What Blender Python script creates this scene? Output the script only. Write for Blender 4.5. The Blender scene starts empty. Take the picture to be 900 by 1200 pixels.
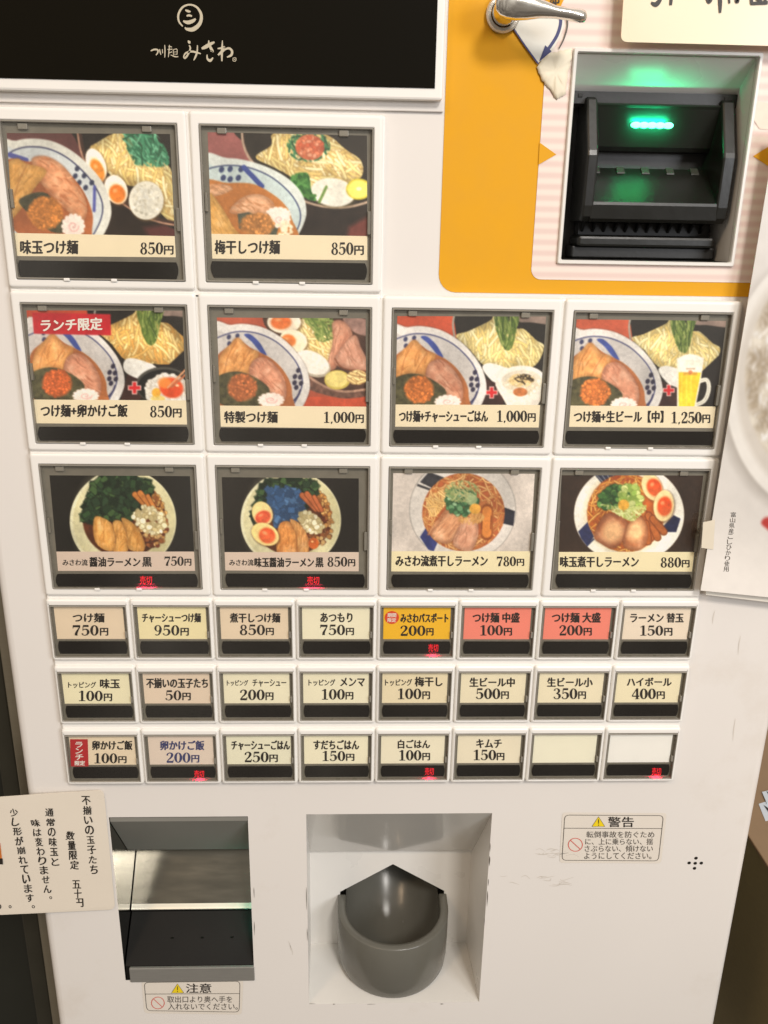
import bpy, math, random
import numpy as np
from mathutils import Vector, Matrix

scene = bpy.context.scene
col = scene.collection
R_ = math.radians

# ================================================================ camera
Z0 = 1.45                      # height of the top edge of the first button row; the front panel is the plane Y = 0
ROT = Matrix(((0.9993324236094151, -0.01717629881414901, -0.032244098405436794),
              (0.005973889564688038, 0.9475336595460219, -0.3196001825261925),
              (0.03604191679699263, 0.3191942023069243, 0.9470037177578702)))   # rows: camera right, down, forward (x right, y down, z into the panel)
CAM = Vector((-0.014968149046466721, 0.046623515488737, -0.475346112338952))
def wdir(v): return Vector((v[0], v[2], -v[1]))
def W(x, yd, Y): return Vector((x, Y, Z0 - yd))
cam_pos = W(CAM.x, CAM.y, CAM.z - .005)
cd = bpy.data.cameras.new('camera'); cam = bpy.data.objects.new('camera', cd); col.objects.link(cam)
r, d, f = wdir(ROT[0]), wdir(ROT[1]), wdir(ROT[2])
cam.matrix_world = Matrix(((r.x, -d.x, -f.x, cam_pos.x), (r.y, -d.y, -f.y, cam_pos.y), (r.z, -d.z, -f.z, cam_pos.z), (0, 0, 0, 1)))
cd.sensor_fit = 'VERTICAL'; cd.sensor_height = 24; cd.sensor_width = 18; cd.lens = 20.0
cd.clip_start = .01; cd.clip_end = 50
scene.camera = cam

# ================================================================ room light
world = bpy.data.worlds.new("World"); scene.world = world; world.use_nodes = True
wn = world.node_tree.nodes; wl = world.node_tree.links
bgn = wn['Background']; bgn.inputs['Strength'].default_value = .55
tc = wn.new('ShaderNodeTexCoord'); ns = wn.new('ShaderNodeTexNoise'); ns.inputs['Scale'].default_value = 2.2; ns.inputs['Detail'].default_value = 3
sep = wn.new('ShaderNodeSeparateXYZ'); ad = wn.new('ShaderNodeMath'); ad.operation = 'MULTIPLY_ADD'
ad.inputs[1].default_value = .32
rp = wn.new('ShaderNodeValToRGB'); ce = rp.color_ramp.elements
ce[0].position = .2; ce[0].color = (.18, .15, .125, 1); ce[1].position = .85; ce[1].color = (1.25, 1.14, 1.0, 1)
e = ce.new(.45); e.color = (.42, .36, .30, 1); e = ce.new(.62); e.color = (.85, .76, .65, 1)
mpw = wn.new('ShaderNodeMapping'); mpw.inputs['Scale'].default_value = (3.2, 1.6, .7); wl.new(tc.outputs['Generated'], mpw.inputs[0]); wl.new(mpw.outputs[0], ns.inputs['Vector']); wl.new(tc.outputs['Generated'], sep.inputs[0])
wl.new(sep.outputs['Z'], ad.inputs[0]); wl.new(ns.outputs['Fac'], ad.inputs[2]); wl.new(ad.outputs[0], rp.inputs['Fac']); wl.new(rp.outputs['Color'], bgn.inputs['Color'])

def area(name, loc, target, sx, sy, power, color):
    l = bpy.data.lights.new(name, 'AREA'); l.shape = 'RECTANGLE'; l.size = sx; l.size_y = sy; l.energy = power; l.color = color
    o = bpy.data.objects.new(name, l); col.objects.link(o); o.location = loc
    o.rotation_euler = (Vector(target) - Vector(loc)).to_track_quat('-Z', 'Y').to_euler()
    return o
area('ceiling_lamp', (.48, -1.45, 2.45), (.08, 0, 1.0), .32, .32, 19.5, (1, .945, .885))
area('ceiling_lamp', (-.8, -1.1, 2.4), (0, 0, 1.1), .25, .25, 4.5, (1, .70, .44))
area('ceiling_lamp', (1.2, -1.6, 1.75), (.15, 0, .8), .6, .5, 15.5, (.93, .95, 1))

scene.view_settings.view_transform = 'Standard'; scene.view_settings.look = 'None'
scene.view_settings.exposure = .1; scene.view_settings.gamma = 1
scene.render.resolution_x = 768; scene.render.resolution_y = 1024

# ================================================================ helpers
def lin(c):
    return tuple((v/255/12.92 if v/255 <= .04045 else ((v/255+.055)/1.055)**2.4) for v in c)
def P(px, py, Y=0.):
    """the point of the plane at depth Y seen where the photograph shows (px, py)"""
    v = ROT.transposed() @ Vector(((px-450)/1000, (py-600)/1000, 1))
    s = (Y + .005 - CAM.z) / v.z
    q = CAM + v*s
    return W(q.x, q.y, Y)
MATS = {}
def mat(name, rgb=(200, 200, 200), rough=.5, metal=0., coat=0., vary=0., scale=40., bump=0., spec=.5, emit=None, strength=0., dirt=None, dscale=6., stretch=None):
    if name in MATS: return MATS[name]
    m = bpy.data.materials.new(name); m.use_nodes = True; MATS[name] = m
    n = m.node_tree.nodes; l = m.node_tree.links; b = n['Principled BSDF']
    c = lin(rgb)
    b.inputs['Base Color'].default_value = (*c, 1); b.inputs['Roughness'].default_value = rough; b.inputs['Metallic'].default_value = metal
    b.inputs['Coat Weight'].default_value = coat; b.inputs['Coat Roughness'].default_value = .06; b.inputs['Specular IOR Level'].default_value = spec
    if emit:
        b.inputs['Emission Color'].default_value = (*emit, 1); b.inputs['Emission Strength'].default_value = strength
    t = n.new('ShaderNodeTexCoord'); src = t.outputs['Object']
    if stretch:
        mp = n.new('ShaderNodeMapping'); mp.inputs['Scale'].default_value = stretch; l.new(src, mp.inputs[0]); src = mp.outputs[0]
    colsock = None
    if vary:
        x = n.new('ShaderNodeTexNoise'); x.inputs['Scale'].default_value = scale; x.inputs['Detail'].default_value = 5; l.new(src, x.inputs['Vector'])
        mx = n.new('ShaderNodeMix'); mx.data_type = 'RGBA'
        mx.inputs['A'].default_value = (*[v*(1-vary) for v in c], 1); mx.inputs['B'].default_value = (*[min(1, v*(1+vary)) for v in c], 1)
        l.new(x.outputs['Fac'], mx.inputs['Factor']); colsock = mx.outputs['Result']
        rr = n.new('ShaderNodeMapRange'); rr.inputs['To Min'].default_value = max(.02, rough-.09); rr.inputs['To Max'].default_value = rough+.09
        l.new(x.outputs['Fac'], rr.inputs['Value']); l.new(rr.outputs[0], b.inputs['Roughness'])
    if dirt:
        x = n.new('ShaderNodeTexNoise'); x.inputs['Scale'].default_value = dscale; x.inputs['Detail'].default_value = 8; x.inputs['Roughness'].default_value = .68; l.new(t.outputs['Object'], x.inputs['Vector'])
        mr = n.new('ShaderNodeMapRange'); mr.inputs['From Min'].default_value = .56; mr.inputs['From Max'].default_value = .80; mr.inputs['To Max'].default_value = .55; l.new(x.outputs['Fac'], mr.inputs['Value'])
        mx = n.new('ShaderNodeMix'); mx.data_type = 'RGBA'
        if colsock: l.new(colsock, mx.inputs['A'])
        else: mx.inputs['A'].default_value = (*c, 1)
        mx.inputs['B'].default_value = (*lin(dirt), 1); l.new(mr.outputs[0], mx.inputs['Factor']); colsock = mx.outputs['Result']
    if colsock: l.new(colsock, b.inputs['Base Color'])
    if bump:
        x = n.new('ShaderNodeTexNoise'); x.inputs['Scale'].default_value = scale*6; x.inputs['Detail'].default_value = 3; l.new(src, x.inputs['Vector'])
        bp = n.new('ShaderNodeBump'); bp.inputs['Strength'].default_value = bump; bp.inputs['Distance'].default_value = .001
        l.new(x.outputs['Fac'], bp.inputs['Height']); l.new(bp.outputs[0], b.inputs['Normal'])
    return m
def print_mat(name='printed_photo', rough=.55):
    if name in MATS: return MATS[name]
    m = mat(name, (200, 200, 200), rough)
    a = m.node_tree.nodes.new('ShaderNodeAttribute'); a.attribute_name = 'ink'
    m.node_tree.links.new(a.outputs['Color'], m.node_tree.nodes['Principled BSDF'].inputs['Base Color'])
    return m
def clear_mat():
    if 'clear_plastic' in MATS: return MATS['clear_plastic']
    m = bpy.data.materials.new('clear_plastic'); m.use_nodes = True; MATS['clear_plastic'] = m
    n = m.node_tree.nodes; l = m.node_tree.links; n.clear()
    o = n.new('ShaderNodeOutputMaterial'); tr = n.new('ShaderNodeBsdfTransparent'); gl = n.new('ShaderNodeBsdfGlossy'); mx = n.new('ShaderNodeMixShader')
    lw = n.new('ShaderNodeLayerWeight'); lw.inputs['Blend'].default_value = .5
    pw = n.new('ShaderNodeMath'); pw.operation = 'POWER'; pw.inputs[1].default_value = 4; l.new(lw.outputs['Facing'], pw.inputs[0])
    fr = n.new('ShaderNodeMath'); fr.operation = 'MULTIPLY_ADD'; fr.inputs[1].default_value = .7; fr.inputs[2].default_value = .045; l.new(pw.outputs[0], fr.inputs[0])
    t = n.new('ShaderNodeTexCoord'); x = n.new('ShaderNodeTexNoise'); x.inputs['Scale'].default_value = 60; l.new(t.outputs['Object'], x.inputs['Vector'])
    rr = n.new('ShaderNodeMapRange'); rr.inputs['To Min'].default_value = .03; rr.inputs['To Max'].default_value = .16; l.new(x.outputs['Fac'], rr.inputs['Value']); l.new(rr.outputs[0], gl.inputs['Roughness'])
    tr.inputs['Color'].default_value = (1, .998, .985, 1)
    l.new(fr.outputs[0], mx.inputs['Fac']); l.new(tr.outputs[0], mx.inputs[1]); l.new(gl.outputs[0], mx.inputs[2]); l.new(mx.outputs[0], o.inputs['Surface'])
    return m

TEXT = {}
def text_shape(body, bold):
    k = body
    if k in TEXT: return TEXT[k]
    c = bpy.data.curves.new('lettering', 'FONT'); c.body = body; c.size = 1; c.resolution_u = 4
    o = bpy.data.objects.new('lettering', c); col.objects.link(o)
    dg = bpy.context.evaluated_depsgraph_get(); m = bpy.data.meshes.new_from_object(o.evaluated_get(dg))
    v = np.array([q.co[:2] for q in m.vertices]); fs = [tuple(p.vertices) for p in m.polygons]
    col.objects.unlink(o); bpy.data.objects.remove(o); bpy.data.curves.remove(c); bpy.data.meshes.remove(m)
    lo, hi = v.min(0), v.max(0)
    TEXT[k] = ((v-lo)/(hi-lo), fs, (hi-lo)[0]/(hi-lo)[1])
    return TEXT[k]

def rrect(x0, y0, x1, y1, rad, n=4):
    """rounded rectangle in (x, yd), clockwise seen from the front"""
    out = []
    for cx, cy, a in ((x1-rad, y0+rad, -90), (x1-rad, y1-rad, 0), (x0+rad, y1-rad, 90), (x0+rad, y0+rad, 180)):
        for i in range(n+1):
            t = R_(a + 90*i/n); out.append((cx+rad*math.cos(t), cy+rad*math.sin(t)))
    return out

class MB:
    """collects shapes and links them as one mesh object"""
    def __init__(self): self.v = []; self.f = []; self.m = []; self.mats = []; self.c = {}; self.sm = []
    def mi(self, m):
        if m not in self.mats: self.mats.append(m)
        return self.mats.index(m)
    def add(self, vs, fs, m, smooth=False):
        b = len(self.v); self.v += [tuple(q) for q in vs]; k = self.mi(m)
        for f in fs: self.f.append(tuple(i+b for i in f)); self.m.append(k); self.sm.append(smooth)
        return b
    def poly(self, pts, m): self.add(pts, [tuple(range(len(pts)))], m)
    def loft(self, loops, m, closed=True, smooth=False, cap0=False, cap1=False):
        n = len(loops[0]); vs = [q for L in loops for q in L]; fs = []
        for i in range(len(loops)-1):
            for j in range(n if closed else n-1):
                k = (j+1) % n
                fs.append((i*n+j, i*n+k, (i+1)*n+k, (i+1)*n+j))
        if cap0: fs.append(tuple(range(n-1, -1, -1)))
        if cap1: fs.append(tuple((len(loops)-1)*n+j for j in range(n)))
        self.add(vs, fs, m, smooth)
    def box(self, x0, x1, y0, y1, Y0, Y1, m, bev=0.):
        """bevelled front edges; y is measured down from the datum"""
        r = min(bev*1.2, abs(x1-x0)/2.2, abs(y1-y0)/2.2) if bev else 0.
        n = 3 if bev else 0
        L = lambda ins, Y: [W(a, b, Y) for a, b in (rrect(x0+ins, y0+ins, x1-ins, y1-ins, max(r-ins, 1e-5), n) if bev else [(x0, y0), (x1, y0), (x1, y1), (x0, y1)])]
        if bev: self.loft([L(0, Y1), L(0, Y0+bev), L(bev*.3, Y0+bev*.3), L(bev, Y0)], m, cap0=True, cap1=True)
        else: self.loft([L(0, Y1), L(0, Y0)], m, cap0=True, cap1=True)
    def prism(self, prof, x0, x1, m):
        """profile of (Y, yd) pairs drawn out along X"""
        a = [W(x0, yd, Y) for Y, yd in prof]; b = [W(x1, yd, Y) for Y, yd in prof]
        self.loft([a, b], m, cap0=True, cap1=True)
    def sheet(self, quad, Y, m):
        self.poly([P(x, y, Y) for x, y in quad], m)
    def text(self, body, box, Y, m, bold=.012, shear=0., rot=0.):
        v, fs, asp = text_shape(body, bold)
        x0, y0, x1, y1 = box
        o = P(x0, y1, Y); ux = P(x1, y1, Y)-o; uy = P(x0, y0, Y)-o
        M = Matrix.Rotation(rot, 3, 'Y'); c = o + ux/2 + uy/2; wt = bold*uy.length*1.25
        # heavier lettering: the same outline laid down again, a hair aside and a hair in front
        for k, (a_, b_) in enumerate(((0, 0), (1, .35), (-1, -.35), (.3, -.8), (-.3, .8)) if bold else ((0, 0),)):
            s_ = ux.normalized()*a_*wt + uy.normalized()*b_*wt*.8 + Vector((0, -6e-6*k, 0))
            self.add([c + M @ (ux*(p-.5) + uy*(q-.5) + ux*shear*(q-.5)) + s_ for p, q in v], fs, m)
    def ribbon(self, pts, m, n=6, closed=False, smooth=True):
        """flat brush stroke: list of (point, width)"""
        P3 = np.array([[*p, w] for p, w in pts], float)
        if smooth and len(P3) > 2:
            out = []; N = len(P3)
            for i in range(N if closed else N-1):
                a, b, c, d = (P3[(i-1) % N], P3[i], P3[(i+1) % N], P3[(i+2) % N]) if closed else (P3[max(i-1, 0)], P3[i], P3[i+1], P3[min(i+2, N-1)])
                for k in range(n):
                    t = k/n; out.append(.5*((2*b)+(c-a)*t+(2*a-5*b+4*c-d)*t*t+(3*b-a-3*c+d)*t**3))
            if not closed: out.append(P3[-1])
            P3 = np.array(out)
        N = len(P3); L = []; Rr = []
        for i in range(N):
            a = P3[(i-1) % N] if closed or i > 0 else P3[i]; b = P3[(i+1) % N] if closed or i < N-1 else P3[i]
            t = Vector(b[:3]-a[:3]); t.y = 0
            t = t.normalized() if t.length > 1e-12 else Vector((1, 0, 0))
            nrm = Vector((-t.z, 0, t.x)); w = max(P3[i][3], 1e-5)/2; q = Vector(P3[i][:3])
            L.append(q+nrm*w); Rr.append(q-nrm*w)
        fs = [(i, (i+1) % N, N+(i+1) % N, N+i) for i in range(N if closed else N-1)]
        self.add(L+Rr, fs, m)
    def brush(self, pts, Y, m, k=1.):
        """stroke given where the photograph shows it: (px, py, width in px)"""
        self.ribbon([(P(x, y, Y), w*k*.00045) for x, y, w in pts], m)
    def grid(self, quad, img, Y, m):
        """printed picture: the colour of each point is kept as ink"""
        ny, nx = img.shape[:2]; a, b, c, d = [P(x, y, Y) for x, y in quad]
        vs = []
        for j in range(ny):
            t = j/(ny-1); l_ = a.lerp(d, t); r_ = b.lerp(c, t)
            vs += [l_.lerp(r_, i/(nx-1)) for i in range(nx)]
        fs = [(j*nx+i, (j+1)*nx+i, (j+1)*nx+i+1, j*nx+i+1) for j in range(ny-1) for i in range(nx-1)]
        s = np.clip(img/255, 0, 1); s = np.where(s <= .04045, s/12.92, ((s+.055)/1.055)**2.4)
        self.c[self.add(vs, fs, m)] = s.reshape(-1, 3)
    def build(self, name, parent=None):
        me = bpy.data.meshes.new(name); me.from_pydata(self.v, [], self.f)
        for m in self.mats: me.materials.append(m)
        me.polygons.foreach_set('material_index', self.m); me.polygons.foreach_set('use_smooth', self.sm)
        if self.c:
            at = me.color_attributes.new('ink', 'FLOAT_COLOR', 'POINT'); arr = np.ones((len(self.v), 4), np.float32)
            for b, s in self.c.items(): arr[b:b+len(s), :3] = s
            at.data.foreach_set('color', arr.ravel())
        me.update()
        o = bpy.data.objects.new(name, me); col.objects.link(o)
        if parent: o.parent = parent
        return o
def tag(o, label=None, cat=None, group=None):
    if label: o['label'] = label
    if cat: o['category'] = cat
    if group: o['group'] = group
    return o

# bold serif numerals, as brush paths on a unit body
def _ell(cx, cy, rx, ry, thick, thin, n=20):
    return [(cx+rx*math.cos(2*math.pi*i/n), cy+ry*math.sin(2*math.pi*i/n), thin+(thick-thin)*abs(math.cos(2*math.pi*i/n))**1.5) for i in range(n)]
NUM = {
 '0': [('c', _ell(.3, .5, .2, .46, .19, .06))],
 '1': [('l', [(.33, 0, .17), (.33, 1, .17)]), ('s', [(.1, .84, .05), (.22, .88, .07), (.33, .97, .08)]), ('l', [(.1, .03, .06), (.56, .03, .06)])],
 '2': [('s', [(.11, .7, .13), (.12, .84, .1), (.27, .96, .07), (.43, .88, .15), (.46, .72, .18), (.37, .5, .12), (.18, .26, .08), (.08, .06, .06)]), ('l', [(.07, .085, .17), (.54, .085, .17)]), ('l', [(.53, .08, .06), (.555, .3, .05)])],
 '3': [('s', [(.1, .78, .13), (.15, .92, .07), (.29, .97, .06), (.43, .85, .15), (.42, .66, .14), (.24, .53, .05)]), ('s', [(.24, .53, .05), (.45, .43, .14), (.49, .26, .18), (.41, .08, .1), (.25, .03, .06), (.1, .1, .08), (.1, .22, .13)])],
 '4': [('l', [(.42, 0, .16), (.42, 1, .16)]), ('l', [(.4, .99, .07), (.05, .32, .06)]), ('l', [(.03, .28, .1), (.58, .28, .1)]), ('l', [(.26, .025, .05), (.58, .025, .05)])],
 '5': [('l', [(.13, .92, .16), (.51, .92, .16)]), ('l', [(.14, .95, .05), (.11, .48, .05)]), ('s', [(.11, .5, .05), (.25, .61, .07), (.43, .54, .14), (.49, .32, .19), (.41, .1, .1), (.25, .03, .06), (.1, .1, .08), (.09, .22, .13)])],
 '7': [('l', [(.06, .89, .18), (.55, .89, .18)]), ('l', [(.06, .98, .05), (.05, .68, .05)]), ('s', [(.53, .85, .06), (.38, .5, .12), (.28, .22, .18), (.27, 0, .2)])],
 '8': [('c', _ell(.3, .75, .155, .21, .14, .05)), ('c', _ell(.3, .26, .19, .24, .16, .06))],
 '9': [('c', _ell(.29, .69, .18, .28, .15, .05)), ('s', [(.48, .72, .18), (.47, .45, .17), (.38, .15, .11), (.24, .03, .06), (.11, .1, .1)])],
 ',': [('s', [(.12, .1, .14), (.14, .04, .12), (.1, -.1, .05)])]}
def numerals(mb, s, box, Y, m):
    x0, y0, x1, y1 = box
    adv = [.3 if ch == ',' else .62 for ch in s]; tot = sum(adv)
    o = P(x0, y1, Y); ux = (P(x1, y1, Y)-o); uy = P(x0, y0, Y)-o; H = uy.length; sx = ux.length/tot
    x = 0; k = 0
    for ch, a in zip(s, adv):
        for kind, pts in NUM[ch]:
            k += 1
            q = [(o + ux*((x+px)/tot) + uy*py + Vector((0, -1.5e-5*k, 0)), w*(H+sx)/2*1.04) for px, py, w in pts]
            mb.ribbon(q, m, n=4, closed=(kind == 'c'), smooth=(kind != 'l'))
        x += a

# ---------------------------------------------------------------- printed food photographs (painted per mesh vertex)
def smooth_closed(pts, n=6, closed=True):
    p = np.array(pts, float); out = []
    N = len(p)
    for i in range(N if closed else N - 1):
        if closed:
            a, b, c, d = p[(i-1) % N], p[i], p[(i+1) % N], p[(i+2) % N]
        else:
            a, b, c, d = p[max(i-1, 0)], p[i], p[i+1], p[min(i+2, N-1)]
        for k in range(n):
            t = k / n
            out.append(.5*((2*b) + (c-a)*t + (2*a-5*b+4*c-d)*t*t + (3*b-a-3*c+d)*t**3))
    if not closed: out.append(p[-1])
    return np.array(out)

class Print:
    """a printed picture sampled on a grid; all coordinates are picture units"""
    def __init__(self, quad, size, nx, ny, bg, seed=1):
        self.quad = quad
        (a, b, c, d) = [np.array(q, float) for q in quad]
        s, t = np.meshgrid(np.linspace(0, 1, nx), np.linspace(0, 1, ny))
        s = s[..., None]; t = t[..., None]
        P = (a*(1-s)+b*s)*(1-t) + (d*(1-s)+c*s)*t
        self.X, self.Y = P[..., 0], P[..., 1]
        self.img = np.ones((ny, nx, 3)) * np.array(bg, float)
        self.soft = size / nx * 1.1
        self.rng = random.Random(seed); self.seed = seed
        self.T = (1., 0., 0.)
    def tr(self, p):
        k, dx, dy = self.T
        return np.array(p, float) * k + np.array([dx, dy])
    def noise(self, scale, seed=0, octaves=2):
        out = 0; amp = 1; tot = 0
        for o in range(octaves):
            r = np.random.RandomState(self.seed*101 + seed*7 + o)
            g = r.rand(64, 64)
            x = self.X / scale * 2**o + 7.3; y = self.Y / scale * 2**o + 3.1
            xi = np.floor(x).astype(int); yi = np.floor(y).astype(int)
            fx = x - xi; fy = y - yi
            fx = fx*fx*(3-2*fx); fy = fy*fy*(3-2*fy)
            v = (g[yi % 64, xi % 64]*(1-fx) + g[yi % 64, (xi+1) % 64]*fx)*(1-fy) + \
                (g[(yi+1) % 64, xi % 64]*(1-fx) + g[(yi+1) % 64, (xi+1) % 64]*fx)*fy
            out = out + v*amp; tot += amp; amp *= .5
        return out / tot
    def ell(self, cx, cy, rx, ry, ang=0, soft=None):
        (cx, cy) = self.tr((cx, cy)); rx *= self.T[0]; ry *= self.T[0]
        c, s = math.cos(math.radians(ang)), math.sin(math.radians(ang))
        x = self.X - cx; y = self.Y - cy
        u = (x*c + y*s)/rx; v = (-x*s + y*c)/ry
        r = np.sqrt(u*u + v*v)
        return np.clip(.5 - (r-1)*min(rx, ry)/((soft or self.soft)), 0, 1)
    def poly(self, pts, sm=True, soft=None):
        p = self.tr(pts)
        if sm: p = smooth_closed(p)
        X, Y = self.X, self.Y
        d = np.full(X.shape, 1e9); ins = np.zeros(X.shape, bool)
        for i in range(len(p)):
            (x1, y1), (x2, y2) = p[i], p[(i+1) % len(p)]
            dx, dy = x2-x1, y2-y1; L = dx*dx+dy*dy + 1e-9
            t = np.clip(((X-x1)*dx + (Y-y1)*dy)/L, 0, 1)
            d = np.minimum(d, (X-x1-t*dx)**2 + (Y-y1-t*dy)**2)
            if y1 != y2:
                cr = ((y1 > Y) != (y2 > Y)) & (X < (x2-x1)*(Y-y1)/(y2-y1) + x1)
                ins ^= cr
        d = np.sqrt(d) * np.where(ins, -1, 1)
        return np.clip(.5 - d/(soft or self.soft), 0, 1)
    def line(self, pts, w, sm=True, soft=None):
        p = self.tr(pts); w = w*self.T[0]
        if sm and len(p) > 2: p = smooth_closed(p, 5, False)
        return self._seg(p, w, soft, self.X, self.Y)
    def _seg(self, p, w, soft, X, Y):
        d = np.full(X.shape, 1e9)
        for (x1, y1), (x2, y2) in zip(p[:-1], p[1:]):
            dx, dy = x2-x1, y2-y1; L = dx*dx+dy*dy + 1e-9
            t = np.clip(((X-x1)*dx + (Y-y1)*dy)/L, 0, 1)
            d = np.minimum(d, (X-x1-t*dx)**2 + (Y-y1-t*dy)**2)
        return np.clip(.5 - (np.sqrt(d)-w/2)/(soft or self.soft), 0, 1)
    def put(self, m, col, var=0., scale=40, seed=0, a=1., col2=None):
        c = np.ones(self.img.shape) * np.array(col, float)
        if var or col2 is not None:
            n = self.noise(scale, seed, 3)
            n = np.clip((n-.5)*2.2, -1, 1)[..., None]
            if col2 is not None: c = c*(.5-n/2) + np.array(col2, float)*(.5+n/2)
            c = c*(1 + var*n)
        m = (m*a)[..., None]
        self.img = self.img*(1-m) + c*m
    def strands(self, mask, n, cols, w, length, ang, spread, seed, edge=None, bend=.5):
        """n thin curved strokes kept inside a mask"""
        r = random.Random(seed)
        ys, xs = np.where(mask > .4)
        if len(ys) == 0: return
        for i in range(n):
            k = r.randrange(len(ys))
            cx, cy = self.X[ys[k], xs[k]], self.Y[ys[k], xs[k]]
            an = math.radians(ang(cx, cy) if callable(ang) else ang) + r.gauss(0, math.radians(spread))
            L = length*r.uniform(.6, 1.3)
            b = r.uniform(-bend, bend)
            pts = [(cx + math.cos(an + b*t)*L*t, cy + math.sin(an + b*t)*L*t) for t in (-.5, -.25, 0, .25, .5)]
            pts = np.array(pts)
            x0, x1 = pts[:, 0].min()-w*2, pts[:, 0].max()+w*2
            y0, y1 = pts[:, 1].min()-w*2, pts[:, 1].max()+w*2
            sel = (self.X > x0) & (self.X < x1) & (self.Y > y0) & (self.Y < y1)
            if not sel.any(): continue
            X, Y = self.X[sel], self.Y[sel]
            c = np.array(cols[r.randrange(len(cols))], float) * r.uniform(.94, 1.05)
            mk = mask[sel]
            if edge is not None:
                m = (self._seg(pts, w*1.7, None, X, Y)*mk*.55)[:, None]
                self.img[sel] = self.img[sel]*(1-m) + np.array(edge, float)*m
            m = (self._seg(pts, w, None, X, Y)*mk)[:, None]
            self.img[sel] = self.img[sel]*(1-m) + c*m
            if edge is not None:
                m = (self._seg(pts - w*.12, w*.3, None, X, Y)*mk*.5)[:, None]
                self.img[sel] = self.img[sel]*(1-m) + np.minimum(255, c*1.16)*m
    def bits(self, mask, n, cols, r0, r1, seed, edge=None, square=False):
        """n small lumps kept inside a mask"""
        r = random.Random(seed)
        ys, xs = np.where(mask > .5)
        if len(ys) == 0: return
        for i in range(n):
            k = r.randrange(len(ys))
            cx, cy = self.X[ys[k], xs[k]], self.Y[ys[k], xs[k]]
            ra, rb = r.uniform(r0, r1), r.uniform(r0, r1); an = r.uniform(0, 3.14)
            R = max(ra, rb)*1.6
            sel = (abs(self.X-cx) < R) & (abs(self.Y-cy) < R)
            if not sel.any(): continue
            x = self.X[sel]-cx; y = self.Y[sel]-cy
            u = (x*math.cos(an)+y*math.sin(an))/ra; v = (-x*math.sin(an)+y*math.cos(an))/rb
            q = np.maximum(abs(u), abs(v)) if square else np.sqrt(u*u+v*v)
            c = np.array(cols[r.randrange(len(cols))], float)*r.uniform(.9, 1.08)
            if edge is not None:
                m = np.clip(.5-(q-1.25)*min(ra, rb)/self.soft, 0, 1)[:, None]*.5
                self.img[sel] = self.img[sel]*(1-m)+np.array(edge, float)*m
            m = np.clip(.5-(q-1)*min(ra, rb)/self.soft, 0, 1)[:, None]
            self.img[sel] = self.img[sel]*(1-m)+c*m
    def finish(self, grain=.035):
        # lens softness of the printed photograph and a little uneven ink
        for _ in range(1):
            p = np.pad(self.img, ((1, 1), (1, 1), (0, 0)), mode='edge')
            v = (p[:-2] + 2*p[1:-1] + p[2:])/4
            self.img = (v[:, :-2] + 2*v[:, 1:-1] + v[:, 2:])/4
        n = (self.noise(190, 77, 2)-.5)[..., None]; k = (self.noise(16, 78, 3)-.5)[..., None]; j = (self.noise(7, 79, 2)-.5)[..., None]
        gy = self.img.mean(2, keepdims=True)
        self.img = gy + (self.img-gy)*.93
        self.img = np.clip(self.img*(1 + .26*n + 3.5*grain*k + 1.4*grain*j), 0, 255)
        return self.img
    # -- food pieces
    def noodle_heap(self, pts, base, cols, edge, n, w, length, ang, spread, seed):
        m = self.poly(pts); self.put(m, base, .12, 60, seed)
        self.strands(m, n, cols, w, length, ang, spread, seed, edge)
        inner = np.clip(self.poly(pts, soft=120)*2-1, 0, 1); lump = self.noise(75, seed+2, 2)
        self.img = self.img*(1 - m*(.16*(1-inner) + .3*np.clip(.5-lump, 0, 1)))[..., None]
    def meat(self, pts, col, col2, seed, edge=None, streak=None):
        m = self.poly(pts)
        if edge is not None: self.put(self.poly(pts, soft=self.soft*5), edge, a=.7)
        self.put(m, col, .06, 26, seed, col2=col2)
        self.put(m, col2, 0, 12, seed+3, a=.25)
        inner = np.clip(self.poly(pts, soft=64)*2-1, 0, 1)
        self.img = self.img*(1 - (.2*m*(1-inner))[..., None])
        lit = np.clip((self.noise(46, seed+9, 3)-.5)*3, 0, 1)*m*inner
        self.img = self.img + (np.array([255, 240, 215])-self.img)*(.30*lit)[..., None]
        if streak: self.strands(m, 26, [col2, tuple(c*.93 for c in col)], 4.2, 60, streak, 12, seed)
    def egg(self, cx, cy, rx, ry, ang, yx, yy, yrx, yry, white, yolk):
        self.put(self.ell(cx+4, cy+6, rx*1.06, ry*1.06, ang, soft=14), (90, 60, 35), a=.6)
        self.put(self.ell(cx, cy, rx, ry, ang), white, .05, 50, 5)
        self.put(self.ell(yx, yy, yrx*1.1, yry*1.1, ang, soft=14), tuple(.5*(a+b) for a, b in zip(white, yolk)))
        self.put(self.ell(yx, yy, yrx, yry, ang, soft=9), yolk, .14, 26, 8)
        self.put(self.ell(yx-yrx*.3, yy-yry*.35, yrx*.3, yry*.2, ang, soft=12), (252, 206, 150), a=.6)
        self.put(self.ell(cx+rx*.25, cy+ry*.5, rx*.8, ry*.5, ang, soft=40)*self.ell(cx, cy, rx, ry, ang), (190, 160, 110), a=.18)
    def mound(self, cx, cy, rx, ry, col, seed):
        m = self.ell(cx, cy, rx, ry, 0, soft=18); mm = m*(self.noise(22, seed) > .22)
        self.put(mm, col, .18, 24, seed)
        k = self.T[0]
        self.bits(m, 150, [col, tuple(c*1.12 for c in col), tuple(c*.86 for c in col)], 5*k, 11*k, seed, edge=tuple(c*.62 for c in col))
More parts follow.
